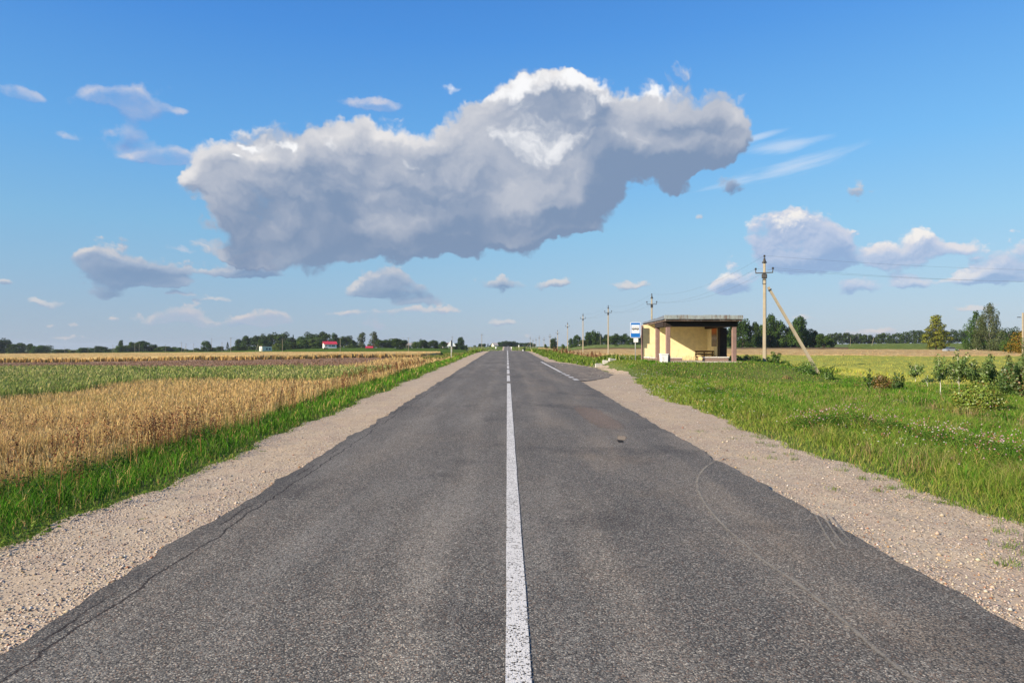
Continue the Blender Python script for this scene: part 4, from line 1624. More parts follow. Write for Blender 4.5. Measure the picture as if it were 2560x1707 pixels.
# ---- loose stones on the shoulders
def stones():
    p = Pile()
    n = 22000
    y = sample_y(n, 3.0, 26, 1.7)
    left = rng.random(n) < .48
    u = rng.random(n)
    eb = np.where(rng.random(n) < .35, u ** 3, u)                    # more along the asphalt edge
    xl = edge_l(y) - .02 + (gravel_out_l(y) - edge_l(y)) * eb
    xr = edge_r(y) + .02 + (gravel_out_r(y) - edge_r(y)) * eb
    x = np.where(left, xl, xr)
    r = np.minimum(.0035 + rng.exponential(.0032, n), .019)
    r[rng.random(n) < .0015] = .027
    z = z_shoulder(x, y) + r * .25
    d = np.array([[1, 0, 0], [.3, .95, 0], [-.8, .6, 0], [-.8, -.6, 0], [.3, -.95, 0], [0, 0, .75], [.0, .0, -.6]], float)
    th = rng.random(n) * 6.28
    cs, sn = np.cos(th), np.sin(th)
    D = d[None] * rng.uniform(.7, 1.25, (n, 7, 1)) * r[:, None, None]
    D = np.stack([D[..., 0] * cs[:, None] - D[..., 1] * sn[:, None], D[..., 0] * sn[:, None] + D[..., 1] * cs[:, None], D[..., 2]], -1)
    V = np.stack([x, y, z], 1)[:, None, :] + D
    f = []
    for k in range(5):
        f += [[k, (k + 1) % 5, 5], [(k + 1) % 5, k, 6]]
    t = (np.arange(n)[:, None, None] * 7 + np.array(f)[None]).reshape(-1, 3)
    c = .82 * pick([(4, (.50, .39, .28)), (3, (.58, .48, .37)), (2, (.40, .31, .23)), (1.4, (.25, .19, .15)), (1, (.66, .59, .51)), (.5, (.36, .16, .09)), (.5, (.46, .29, .14))], n, .12)
    p.add((V.reshape(-1, 3), None, t, np.repeat(c, 7, 0)))
    m, t_, o = material('stone')
    a = t_.n('ShaderNodeAttribute', attribute_name='col')
    pb = principled(t_, a.outputs['Color'], .85, .3, t_.noise(pos(t_), 220.0, 3.0, .6), .002)
    t_.link(pb.outputs[0], o.inputs[0])
    p.build('loose_stones', m, 'loose pebbles scattered on both gravel shoulders', 'pebbles')


left_verge()
dry_margin()
docks()
crops_left()
crops_right()
right_meadow()
stones()

# ================================================================ bus shelter
def brick_plaster(name, col, rough=.9, bump=.006, chips=None, stain=None):
    m, t, o = material(name)
    P = t.n('ShaderNodeTexCoord').outputs['Object']
    n = t.noise(P, 3.0, 6.0, .65)
    n2 = t.noise(P, 28.0, 5.0, .65)
    c = t.mix(t.ss(n, .3, .7), tuple(q * .88 for q in col), tuple(min(1, q * 1.08) for q in col))
    c = t.mix(t.m('MULTIPLY', t.ss(n2, .35, .65), .25), c, tuple(q * .75 for q in col))
    if chips:
        k = t.ss(t.noise(P, 11.0, 6.0, .75), .60, .66)
        c = t.mix(t.m('MULTIPLY', k, .85), c, chips)
    if stain:                     # splashed dirt near the floor, water streaks from the roof
        x, y, z = t.sep(P)
        s = t.noise(t.v('MULTIPLY', P, (7.0, 7.0, .5)), 1.0, 5.0, .65)
        f = t.m('MULTIPLY', t.ss(t.m('ADD', z, t.m('MULTIPLY', n, .5)), .75, .15), .40)
        f = t.m('MAXIMUM', f, t.m('MULTIPLY', t.ss(s, .56, .70), .22))
        c = t.mix(f, c, stain)
    p = principled(t, c, rough, .2, n2, bump)
    t.link(p.outputs[0], o.inputs[0])
    return m


M_YEL = brick_plaster('yellow_plaster', (.88, .75, .43), stain=(.50, .37, .20))
M_COLUMN = brick_plaster('pink_terrazzo', (.25, .160, .135), chips=(.50, .42, .37))
M_BROWN = brick_plaster('dark_brown_paint', (.036, .026, .022), .75)
M_PLINTH = brick_plaster('rough_brown_stone', (.27, .19, .155), .95, .03, chips=(.45, .36, .30))
M_FLOOR = brick_plaster('pale_concrete_floor', (.50, .45, .37), .95, .01)
M_CEIL = brick_plaster('pale_bounce_boards', (.60, .54, .44), .9, .008)  # roof underside made pale to bounce light onto the shaded walls
M_CAP = plain('white_limewash', (.74, .70, .63), .9, .2, .10, 5.0, .01, dirt=((.35, .28, .2), .58, .6))
M_WHITE = plain('white_paint', (.80, .79, .76), .6, .4, .06, 4.0, 0, dirt=((.4, .33, .25), .62, .4))
M_TIN = plain('grey_green_tin', (.36, .385, .36), .55, .4, .18, 3.0, .0, dirt=((.17, .09, .055), .55, .85), metal=.25, streak=True)
M_TIN_D = plain('dull_blue_tin', (.17, .185, .19), .5, .4, .20, 3.0, .0, dirt=((.16, .09, .06), .58, .6), metal=.3)
M_WOOD = plain('weathered_fascia_wood', (.19, .125, .095), .9, .2, .3, 5.0, .01, dirt=((.42, .36, .31), .60, .7), streak=True)
M_BENCH = plain('brown_bench_wood', (.14, .075, .040), .7, .3, .25, 7.0, .01)
M_CONC = brick_plaster('concrete', (.36, .305, .215), .9, .004, chips=(.28, .24, .175))
M_DARKM = plain('dark_metal', (.035, .032, .030), .6, .4, .2)
M_STEEL = plain('galvanised_steel', (.42, .43, .43), .5, .5, .12, 8.0, 0, metal=.4)


def shelter():
    root = empty('bus_shelter', (11.1, 42.3, .95))
    tag(root, 'yellow plastered roadside bus shelter with brown columns and flat tin-edged roof', 'bus shelter')

    def L(v):          # world to the shelter's own axes
        return (v[0] - 11.1, v[1] - 42.3, v[2] - .95)

    def bx(name, lo, hi, mat, bev=.012):
        return MB().box(L(lo), L(hi), bev).build(name, mat, root)

    z0 = .95
    bx('floor_slab', (8.9, 39.1, .70), (13.45, 45.3, .99), M_FLOOR, .02)
    # walls
    bx('end_wall', (8.94, 45.0, .99), (13.42, 45.25, 3.30), M_YEL, .008)
    bx('back_wall', (13.17, 42.42, .99), (13.42, 44.998, 3.30), M_YEL, .008)
    bx('wall_pillar', (13.05, 41.95, .99), (13.50, 42.418, 3.02), M_BROWN, .01)
    bx('corner_strip', (8.885, 44.97, .99), (8.937, 45.28, 3.28), M_COLUMN, .008)  # brown strip added to darken the wall's sunlit end face
    # columns
    for (cx, cy) in ((9.30, 39.50), (9.18, 41.70), (13.12, 39.50)):
        bx('column', (cx - .115, cy - .115, .80), (cx + .115, cy + .115, 3.00), M_COLUMN, .015)
    # dark beams carrying the roof
    bx('beam', (9.12, 39.36, 3.002), (13.30, 39.64, 3.30), M_BROWN, .01)
    bx('beam', (9.05, 39.642, 3.002), (9.33, 41.86, 3.298), M_BROWN, .01)
    bx('beam', (13.0, 39.642, 3.022), (13.28, 44.99, 3.30), M_BROWN, .01)
    # roof: a plank slab with a tin-edged deck above
    nearL, nearR, farR, farL = (8.97, 39.0), (13.47, 39.0), (13.62, 46.6), (9.28, 46.9)
    def slab(z_lo, z_hi, g=0.0, far_drop=0.0):
        q = [(nearL[0] - g, nearL[1] - g), (nearR[0] + g, nearR[1] - g), (farR[0] + g, farR[1] + g), (farL[0] - g, farL[1] + g)]
        dr = [0, 0, far_drop, far_drop]
        vs = [L((x, y, z_lo)) for x, y in q] + [L((x, y, z_hi - d)) for (x, y), d in zip(q, dr)]
        return MB().hull(vs, [(0, 3, 2, 1), (4, 5, 6, 7), (0, 1, 5, 4), (1, 2, 6, 5), (2, 3, 7, 6), (3, 0, 4, 7)])
    roof = slab(3.325, 3.46, -.04, .02).build('roof', M_WOOD, root)
    MB().box(L((9.36, 39.66, 3.303)), L((12.98, 44.98, 3.322)), 0).build('ceiling', M_CEIL, roof)
    slab(3.462, 3.60, -.09, .10).build('roof_deck', M_TIN_D, roof)
    # fascia sheets: near edge upright in eight panels, road side leaning in and sagging toward the back
    b = MB()
    n = 6
    for i in range(n):
        x0 = nearL[0] + (nearR[0] - nearL[0]) * i / n
        x1 = nearL[0] + (nearR[0] - nearL[0]) * (i + 1) / n - .006
        dz = .012 * math.sin(i * 2.3)
        dy = .010 * math.sin(i * 1.7)
        b.box(L((x0, 38.955 + dy, 3.425 + dz * .4)), L((x1, 38.985 + dy, 3.655 + dz)), .004)
    b.build('fascia', M_TIN, root)
    b = MB()
    m = 7
    for i in range(m):
        t0, t1 = i / m, (i + 1) / m - .004
        def pt(t, top, out):
            x = nearL[0] + (farL[0] - nearL[0]) * t - .03
            y = nearL[1] + (farL[1] - nearL[1]) * t
            zt = 3.655 - .11 * t + .014 * math.sin(i * 2.1 + 1)
            zb = 3.41 + .02 * t
            return L((x + (.10 if top else -.02) + out, y, zt if top else zb))
        vs = [pt(t0, 0, 0), pt(t1, 0, 0), pt(t1, 1, 0), pt(t0, 1, 0), pt(t0, 0, .02), pt(t1, 0, .02), pt(t1, 1, .02), pt(t0, 1, .02)]
        b.hull(vs, [(0, 1, 2, 3), (7, 6, 5, 4), (0, 4, 5, 1), (1, 5, 6, 2), (2, 6, 7, 3), (3, 7, 4, 0)])
    b.build('fascia', M_TIN_D, root)
    # low walls
    w = bx('low_wall', (9.02, 41.88, .80), (9.30, 44.998, 1.14), M_PLINTH, .02)
    MB().box(L((8.99, 41.87, 1.142)), L((9.33, 44.996, 1.20)), .012).build('wall_cap', M_CAP, w)
    w = bx('low_wall', (9.60, 41.0, .80), (10.52, 41.28, 1.16), M_PLINTH, .02)
    MB().box(L((9.57, 40.98, 1.162)), L((10.55, 41.30, 1.205)), .012).build('wall_cap', M_CAP, w)
    w = bx('low_wall', (11.74, 40.85, .80), (13.28, 41.15, 1.18), M_PLINTH, .05)
    MB().box(L((11.70, 40.83, 1.182)), L((13.30, 41.17, 1.25)), .02).build('wall_cap', M_CAP, w)
    return root


shelter()


def bench():
    root = empty('bench', (12.55, 43.3, .99))
    tag(root, 'brown slatted wooden bench in the corner of the shelter', 'bench')
    for sx in (-.52, .0, .52):
        o = [(.24, .0), (.18, .0), (.18, .18), (-.14, .18), (-.14, .0), (-.20, .0), (-.20, .238), (.18, .238), (.18, .62), (.24, .62)]
        MB().prism(o, sx - .028, sx + .028, 'X').build('leg_frame', M_BENCH, root)
    for k in range(3):
        MB().box((-.62, -.20 + k * .125, .242), (.62, -.09 + k * .125, .285), .005).build('seat_slat', M_BENCH, root)
    for k in range(2):
        MB().box((-.60, .14, .34 + k * .18), (.60, .178, .44 + k * .18), .005).build('back_slat', M_BENCH, root)


bench()


def poster():
    m, t, o = material('poster_print')
    P = t.n('ShaderNodeTexCoord').outputs['Object']
    x, y, z = t.sep(P)
    n = t.noise(t.v('MULTIPLY', P, (1, 2.0, 1.2)), 3.2, 4.0, .6)
    v = t.m('ADD', t.m('DIVIDE', z, 1.15), t.m('MULTIPLY', t.m('SUBTRACT', n, .5), .55))
    c = t.ramp(v, [(0.0, (.12, .08, .06)), (.16, (.30, .25, .21)), (.28, (.12, .09, .07)), (.45, (.34, .31, .30)), (.62, (.14, .085, .06)), (.72, (.38, .12, .035)), (.95, (.55, .14, .030))], 'B_SPLINE')
    w = t.m('MULTIPLY', t.ss(t.m('ABSOLUTE', t.m('SUBTRACT', v, .50)), .04, .01), t.ss(n, .5, .6))
    c = t.mix(w, c, (.6, .58, .55))
    p = principled(t, c, .5, .3)
    t.link(p.outputs[0], o.inputs[0])
    ob = MB().box((-.012, -.52, 0), (.012, .52, 1.15), .003).build('poster', m)
    ob.location = (13.156, 43.42, 1.88)
    tag(ob, 'faded orange and grey poster on the inner back wall of the shelter', 'poster')


poster()


def white_bin():
    root = empty('litter_bin', (8.98, 39.15, .86))
    tag(root, 'white painted concrete litter bin in front of the shelter columns', 'litter bin')
    b = MB()
    v = [(-.19, -.17, 0), (.19, -.17, 0), (.19, .17, 0), (-.19, .17, 0), (-.215, -.19, .54), (.215, -.19, .54), (.215, .19, .54), (-.215, .19, .54)]
    b.hull(v, [(0, 3, 2, 1), (4, 5, 6, 7), (0, 1, 5, 4), (1, 2, 6, 5), (2, 3, 7, 6), (3, 0, 4, 7)])
    bmesh.ops.bevel(b.bm, geom=b.bm.edges[:], offset=.012, segments=1, affect='EDGES')
    b.build('body', M_WHITE, root)
    r = MB()
    for lo, hi in (((-.235, -.21, .542), (.235, -.15, .59)), ((-.235, .15, .542), (.235, .21, .59)), ((-.235, -.148, .542), (-.165, .148, .588)), ((.165, -.148, .542), (.235, .148, .588))):
        r.box(lo, hi, .006)
    r.build('rim', M_WHITE, root)


white_bin()


# ================================================================ bus stop sign
def flat_round(w, h, r, n=5):
    pts = []
    for cx, cz, a0 in ((w / 2 - r, h / 2 - r, 0), (-w / 2 + r, h / 2 - r, 90), (-w / 2 + r, -h / 2 + r, 180), (w / 2 - r, -h / 2 + r, 270)):
        for k in range(n + 1):
            a = R(a0 + 90 * k / n)
            pts.append((cx + r * math.cos(a), cz + r * math.sin(a)))
    return pts


def bus_sign():
    Y = 44.6
    zb = .93
    root = empty('bus_stop_sign', (X(1588.5, Y), Y, zb))
    tag(root, 'blue and white bus stop sign on a thin grey post beside the shelter', 'road sign')
    blue = plain('sign_blue', (.012, .16, .52), .4, .5, .04)
    white = plain('sign_white', (.80, .80, .79), .45, .5, .03)
    black = plain('sign_black', (.012, .012, .012), .5, .4, .02)
    MB().tube([(0.015, .035, -.4), (0.0, .035, 2.52)], .032, 10).build('post', M_STEEL, root, True)
    zc = 2.02
    pl = MB().prism([(a, b + zc) for a, b in flat_round(.665, 1.01, .05)], -.012, .006).build('plate', white, root)
    def band(name, w, lo, hi, y0, mat, par=pl):
        return MB().prism([(-w / 2, lo), (w / 2, lo), (w / 2, hi), (-w / 2, hi)], y0 - .003, y0, 'Y').build(name, mat, par)
    band('blue_band', .605, zc + .345, zc + .475, -.0122, blue)
    band('blue_band', .605, zc - .475, zc - .205, -.0122, blue)
    for s in (-1, 1):
        MB().prism([(s * .3025, zc - .2048), (s * .2675, zc - .2048), (s * .2675, zc + .3448), (s * .3025, zc + .3448)], -.0152, -.0122).build('blue_edge', blue, pl)
    # the bus, seen from the side
    bz = zc + .06
    body = [(-.225, bz - .025), (-.225, bz + .045), (-.21, bz + .055), (.215, bz + .055), (.225, bz + .035), (.228, bz - .025)]
    roof = [(-.205, bz + .105), (-.19, bz + .125), (.18, bz + .125), (.20, bz + .105)]
    icon = MB()
    low = [(-.228, bz - .03), (.23, bz - .03), (.228, bz + .035), (-.225, bz + .035)]
    icon.prism(low, -.0158, -.0128)
    icon.prism([(-.222, bz + .0352), (-.205, bz + .0352), (-.197, bz + .105), (-.212, bz + .105)], -.0158, -.0128)
    for xx in (-.105, .0, .105):
        icon.prism([(xx - .006, bz + .0352), (xx + .006, bz + .0352), (xx + .006, bz + .105), (xx - .006, bz + .105)], -.0158, -.0128)
    icon.prism([(.200, bz + .0352), (.222, bz + .0352), (.208, bz + .105), (.192, bz + .105)], -.0158, -.0128)
    icon.prism([(-.214, bz + .1052), (.208, bz + .1052), (.185, bz + .125), (-.195, bz + .125)], -.0158, -.0128)
    ic = icon.build('bus_symbol', black, pl)
    for xx in (-.135, .14):
        pts = [(xx + .042 * math.cos(a), bz - .030 + .042 * math.sin(a)) for a in np.linspace(0, 2 * math.pi, 17)[:-1]]
        w = MB().prism(pts, -.0188, -.0162).build('wheel', black, ic)
        pts = [(xx + .020 * math.cos(a), bz - .030 + .020 * math.sin(a)) for a in np.linspace(0, 2 * math.pi, 13)[:-1]]
        MB().prism(pts, -.0215, -.0190).build('wheel_hub', white, ic)
    MB().prism([(a + .03, b + 1.36) for a, b in flat_round(.30, .27, .02)], -.010, .006).build('timetable_plate', white, root)


bus_sign()


# ================================================================ triangular sign seen from behind
def triangle_sign():
    Y = 95.0
    x = X(1128.2, Y)
    root = empty('warning_sign', (x, Y, float(zg(x, Y))))
    tag(root, 'bare metal back of a triangular road sign on a pale post in the left verge', 'road sign')
    pale = plain('bare_sign_back', (.62, .66, .66), .5, .4, .08, 3.0)
    zt = Z(850.5, Y) - root.location.z
    zl = Z(865.5, Y) - root.location.z
    MB().tube([(0, 0, -.3), (0, 0, zl - .002)], .045, 8).build('post', plain('pale_post', (.60, .57, .52), .7), root, True)
    MB().tube([(0, 0, zl), (0, 0, zt + .02)], .055, 8).build('clamp_tube', M_DARKM, root, True)
    w = .60
    MB().prism([(-w, zl), (w, zl), (w + .015, zl + .03), (.05, zt), (-.05, zt), (-w - .015, zl + .03)], .058, .075).build('plate', pale, root)


triangle_sign()


# ================================================================ painted kerb stones by the lay-by
def kerb_stones():
    m = plain('whitewashed_stone', (.46, .44, .39), .9, .2, .15, 6.0, .02, dirt=((.28, .25, .17), .54, .75))
    for i, (px, py, L_, h, lab) in enumerate(((1497, 916, .44, .20, 'blocky whitewashed kerb stone at the lay-by corner'),
                                            (1513, 917.5, .40, .21, 'tilted whitewashed kerb stone in the middle of the lay-by row'),
                                            (1530, 916.5, .44, .15, 'low whitewashed kerb stone half sunk in the grass beside the shelter'))):
        Y = 45.2 + .25 * i
        x = X(px, Y)
        z = float(zg(x, Y))
        b = MB().box((-L_ / 2, -.16, -.1), (L_ / 2, .16, h), .035, seg=2)
        for v in b.bm.verts:
            v.co += Vector((random.uniform(-1, 1), random.uniform(-1, 1), random.uniform(-1, 1))) * .016
        o = b.build('kerb_stone', m)
        o.location = (x, Y, z)
        o.rotation_euler = (R((3, -7, 5)[i]), R((-3, 6, 8)[i]), R((4, -9, 12)[i]))
        tag(o, lab, 'kerb stone', 'whitewashed stones by the lay-by')


kerb_stones()


# ================================================================ power poles and wires
PROTO = {}


def pole_meshes(kind):
    """trident: three insulators in the road-side line; plain: a low-voltage pole with a small crossarm"""
    if kind in PROTO:
        return PROTO[kind]
    H = 8.15
    b = MB()
    v = []
    for z, a in ((-.8, .120), (H, .080)):
        v += [(-a, -a * .8, z), (a, -a * .8, z), (a, a * .8, z), (-a, a * .8, z)]
    b.hull(v, [(0, 3, 2, 1), (4, 5, 6, 7), (0, 1, 5, 4), (1, 2, 6, 5), (2, 3, 7, 6), (3, 0, 4, 7)])
    bmesh.ops.bevel(b.bm, geom=b.bm.edges[:], offset=.02, segments=1, affect='EDGES')
    parts = [('shaft', b.build('shaft', M_CONC).data, (0, 0, 0))]
    s = 1.0 if kind == 'trident' else .8
    ib = MB()
    ib.tube([(0, 0, 0), (0, 0, .07 * s), (0, 0, .071 * s), (0, 0, .11 * s), (0, 0, .12 * s), (0, 0, .18 * s), (0, 0, .21 * s)], [.02 * s, .02 * s, .075 * s, .075 * s, .055 * s, .07 * s, .035 * s], 8)
    ins = ib.build('insulator', M_DARKM).data
    if kind == 'trident':
        zc = H - .95
        # one bent iron: arm, its upturned ends and the strut, as a single outline
        o = [(-.57, zc), (.57, zc), (.59, zc + .20), (.53, zc + .20), (.52, zc + .07), (-.52, zc + .07), (-.53, zc + .20), (-.59, zc + .20)]
        parts.append(('crossarm', MB().prism(o, -.165, -.115).build('crossarm', M_DARKM).data, (0, 0, 0)))
        parts.append(('bracket', MB().box((-.14, -.112, zc - .34), (.14, .13, zc - .02), .01).build('bracket', M_DARKM).data, (0, 0, 0)))
        parts.append(('pole_cap', MB().tube([(0, 0, H - .22), (0, 0, H - .14), (0, 0, H - .139), (0, 0, H + .14)], [.16, .16, .115, .05], 8).build('pole_cap', M_DARKM).data, (0, 0, 0)))
        at = ((-.56, -.14, zc + .19), (.56, -.14, zc + .19), (0, 0, H + .13))
    else:
        zc = H - .42
        parts.append(('crossarm', MB().box((-.50, -.14, zc), (.50, -.09, zc + .06), .006).build('crossarm', M_DARKM).data, (0, 0, 0)))
        at = ((-.47, -.115, zc + .055), (.47, -.115, zc + .055), (0, 0, H - .01))
    for q in at:
        parts.append(('insulator', ins, q))
    for o in [o for o in bpy.data.objects if o.type == 'MESH' and o.parent is None and o.data in [p[1] for p in parts]]:
        bpy.data.objects.remove(o)
    PROTO[kind] = parts
    return parts


def pole(x, y, z, kind, label, group, rz=0.0, s=1.0):
    root = empty('utility_pole', (x, y, z), rz)
    root.scale = (s, s, s)
    tag(root, label, 'utility pole', group)
    for nm, me, q in pole_meshes(kind):
        link(nm, me, root).location = q
    return root


def tips(o, kind='trident'):
    M = Matrix.Translation(o.location) @ Matrix.Rotation(o.rotation_euler.z, 4, 'Z') @ Matrix.Scale(o.scale.x, 4)
    return [M @ Vector(q) for q in ((-.56, -.135, 7.55), (0, 0, 8.45), (.56, -.135, 7.55))] if kind == 'trident' else \
        [M @ Vector(q) for q in ((-.47, -.115, 7.93), (0, 0, 8.36), (.47, -.115, 7.93))]


M_WIRE = plain('grey_wire', (.10, .10, .10), .6, .3, .05)


def wire(a, b, sag, label, rad, group):
    n = 28
    pts = [a.lerp(b, k / n) - Vector((0, 0, sag * 4 * (k / n) * (1 - k / n))) for k in range(n + 1)]
    o = MB().tube(pts, rad, 5).build('overhead_wire', M_WIRE, None, True)
    tag(o, label, 'wire', group)


def power_lines():
    G = 'concrete poles of the line along the right of the road'
    spots = [(1911, 47.5), (1629.5, 80.0), (1520.5, 114.0), (1457.5, 154.0), (1419, 196.0), (1394, 240.0), (1375, 284.0), (1360, 326.0), (1348, 372.0), (1340, 416.0), (1332.5, 462.0), (1326, 512.0)]
    tops = [640, 735.5, 764, 784, 806, 825, 835, 843, 839.5, 845, 847, 842]
    labs = ['tall pale concrete power pole propped by a slanting brace beside the shelter',
            'concrete power pole rising from behind the shelter roof',
            'concrete power pole standing just left of the bus stop sign',
            'concrete power pole in the right field, next beyond the one left of the bus sign',
            'third concrete pole to the left of the bus stop sign',
            'fourth concrete pole to the left of the bus stop sign',
            'fifth concrete pole left of the bus stop sign, near the lone round tree',
            'sixth concrete pole left of the bus stop sign, short with distance',
            'seventh concrete pole left of the bus stop sign, small against the sky',
            'eighth concrete pole left of the bus stop sign, very small',
            'ninth concrete pole left of the bus stop sign, tiny and pale',
            'farthest pole of the right-hand line, nearest the road, with a slanting stay']
    P = []
    for (px, Y), tp, lb in zip(spots, tops, labs):
        x = X(px, Y)
        z = Z(tp, Y) - 8.42
        P.append(pole(x, Y, z if Y > 60 else z, 'trident', lb, G, R(-12) if Y > 60 else R(-25)))
    p0 = P[0]
    # clamps and the earth wire of the near pole, and its concrete brace
    c = MB()
    zt = 8.15
    for zz in (6.45, 6.75):
        c.box((-.125, -.11, zz), (.125, .11, zz + .035), .004)
    for s in (-1, 1):
        c.box((s * .122 - .012, -.112, 6.486), (s * .122 + .012, -.092, 6.749), .003)
    c.box((-.17, -.17, 6.86), (.17, .14, 7.16), .02)
    c.build('clamp', M_DARKM, p0)
    MB().tube([(.118, .0, 6.4), (.128, .0, 4.0), (.165, .0, .3)], .010, 5).build('earth_wire', M_DARKM, p0)
    foot = Vector((X(2052, 46.6), 46.6, -.25))
    head = p0.location + Vector((.22, -.12, 6.25))
    d = (foot - head)
    br = MB()
    n = d.normalized()
    s_ = n.cross(Vector((0, 1, 0))).normalized()
    t_ = n.cross(s_)
    v = []
    for q, a in ((head, .068), (foot, .098)):
        for i, j in ((-1, -1), (1, -1), (1, 1), (-1, 1)):
            v.append(tuple((q + s_ * a * i + t_ * a * j) - p0.location))
    br.hull(v, [(0, 3, 2, 1), (4, 5, 6, 7), (0, 1, 5, 4), (1, 2, 6, 5), (2, 3, 7, 6), (3, 0, 4, 7)])
    rz = Matrix.Rotation(-p0.rotation_euler.z, 4, 'Z')
    bmesh.ops.transform(br.bm, matrix=rz, verts=br.bm.verts[:])
    brace = br.build('brace', M_CONC, p0)
    st = MB().box((-.12, -.12, -.03), (.12, .12, .03), .006)
    so = st.build('brace_collar', M_DARKM, brace)
    so.location = rz @ (head + n * .22 - p0.location)
    so.rotation_euler = ((rz.to_3x3() @ n).to_track_quat('Z', 'Y')).to_euler()
    # stay of the farthest pole
    pl = P[-1]
    MB().tube([(-.05, 0, 4.6), (-3.4, -1.0, -.1)], .10, 6).build('brace', M_CONC, pl)
    # the line turns off to the right at the near pole
    fx, fy = 62.0, 55.0
    far = pole(fx, fy, -.1, 'trident', 'concrete power pole to the right of the frame', G, R(80))
    far['label'] = 'concrete power pole where the wires go, beyond the right edge of the meadow'
    W = 'overhead wires of the right-hand line'
    nm = ('left', 'top', 'right')
    seg = ['between the shelter pole and the braced pole', 'between the bus sign pole and the shelter pole', 'in the second span beyond the bus sign', 'in the third span beyond the bus sign']
    for k in range(3):
        a, b = tips(P[k]), tips(P[k + 1])
        for i in range(3):
            wire(a[i], b[i], (.9, .7, .6)[k], '%s wire of three %s' % (nm[i], seg[k]), (.005, .006, .007)[k], W)
    a, b = tips(p0), tips(far)
    for i in range(3):
        wire(a[i], b[i], .65, '%s wire of three running right from the braced pole' % ('lower near', 'top', 'lower far')[i], .0045, W)

    # low-voltage poles across the left fields
    G2 = 'small poles across the left fields'
    L = [(162, 867, 452, 'tiny pole at far left before the hazy gap in the trees'), (220, 866, 430, 'leftmost of a pair of close poles before the far left trees'), (237, 869, 560, 'thin pole beside the pair at far left'),
         (282, 862, 440, 'thin pole before the pale bushes at left'), (337, 857, 410, 'pole left of the tall round tree at left'), (348, 858, 450, 'pole just left of the round crown at left'),
         (414, 860, 420, 'lone pole right of the round crown at left'), (454, 855, 400, 'tall pole left of the stayed pole'), (465, 858, 420, 'stayed pole with a slanting prop at left'), (484, 858, 430, 'pole right of the stayed pole'),
         (529, 845, 560, 'tall thin pole behind the small tree group'), (555, 855, 420, 'pole left of the small spruce at left'), (577, 843, 360, 'tall dark pole right of the small spruce'),
         (645, 855, 440, 'stayed pole left of the small cream building'), (706, 846, 385, 'pole between the cream building and the red-roofed house'), (850.5, 843, 385, 'pole right of the red-roofed house'),
         (1021, 843, 370, 'pole beside the dense round trees left of the road'), (1130.5, 840, 330, 'pole rising behind the triangular sign'), (1204.5, 834, 300, 'pole nearest the road on its left side')]
    R2 = []
    for px, tp, Y, lb in L:
        x = X(px, Y)
        s = 1.0
        z = Z(tp, Y) - 8.3
        gz = float(zg(x, Y))
        if z < gz - 1.0:
            s = (Z(tp, Y) - gz + .4) / 8.3
            z = gz - .4
        R2.append(pole(x, Y, z, 'plain', lb, G2, R(20), s))
    for k in (8, 13):
        MB().tube([(0, 0, 6.4), (-2.3, .4, -.6)], .11, 6).build('brace', M_CONC, R2[k])
    W2 = 'wires across the farm'
    prs = [(12, 14), (14, 15), (15, 16)]
    wh = ['left of the cream building', 'over the red-roofed house', 'over the farmyard trees']
    for k, (a, b) in enumerate(prs):
        ta, tb = tips(R2[a], 'plain'), tips(R2[b], 'plain')
        wire(ta[0], tb[0], .8, 'thin left wire %s' % wh[k], .014, W2)
        wire(ta[2], tb[2], .8, 'thin right wire %s' % wh[k], .014, W2)
    # poles before the far right wood
    G3 = 'poles before the far right wood'
    for px, tp, Y, lb in ((2077, 838, 430, 'pale pole before the far right wood, left of three'), (2126, 843, 400, 'pale pole before the far right wood, middle of three'), (2184, 843, 420, 'stayed pole before the far right wood'),
                          (1501, 839, 470, 'thin pole against the dark wood left of the bus sign')):
        x = X(px, Y)
        gz = float(zg(x, Y))
        s = (Z(tp, Y) - gz) / 8.3
        o = pole(x, Y, gz, 'plain', lb, G3, R(30), s)
        if px == 2184:
            MB().tube([(.05, 0, 7.6), (-3.2, 0, -.3)], .12, 6).build('brace', M_CONC, o)


power_lines()


def street_lamp():
    Y = 120.0
    x = X(2557.5, Y)
    z = Z(782, Y) - 8.2
    root = empty('street_lamp', (x, Y, z))
    tag(root, 'grey concrete lamp post with a short arm behind the orange-leaved tree', 'street lamp')
    MB().box((-.13, -.10, -.5), (.13, .10, 8.2), .02).build('post', M_CONC, root)
    MB().tube([(-.13, 0, 7.35), (-.55, 0, 7.45)], .03, 6).build('arm', M_STEEL, root)
    b = MB().box((-1.0, -.12, 7.36), (-.45, .12, 7.49), .04, seg=2)
    b.build('lamp_head', M_DARKM, root)


street_lamp()


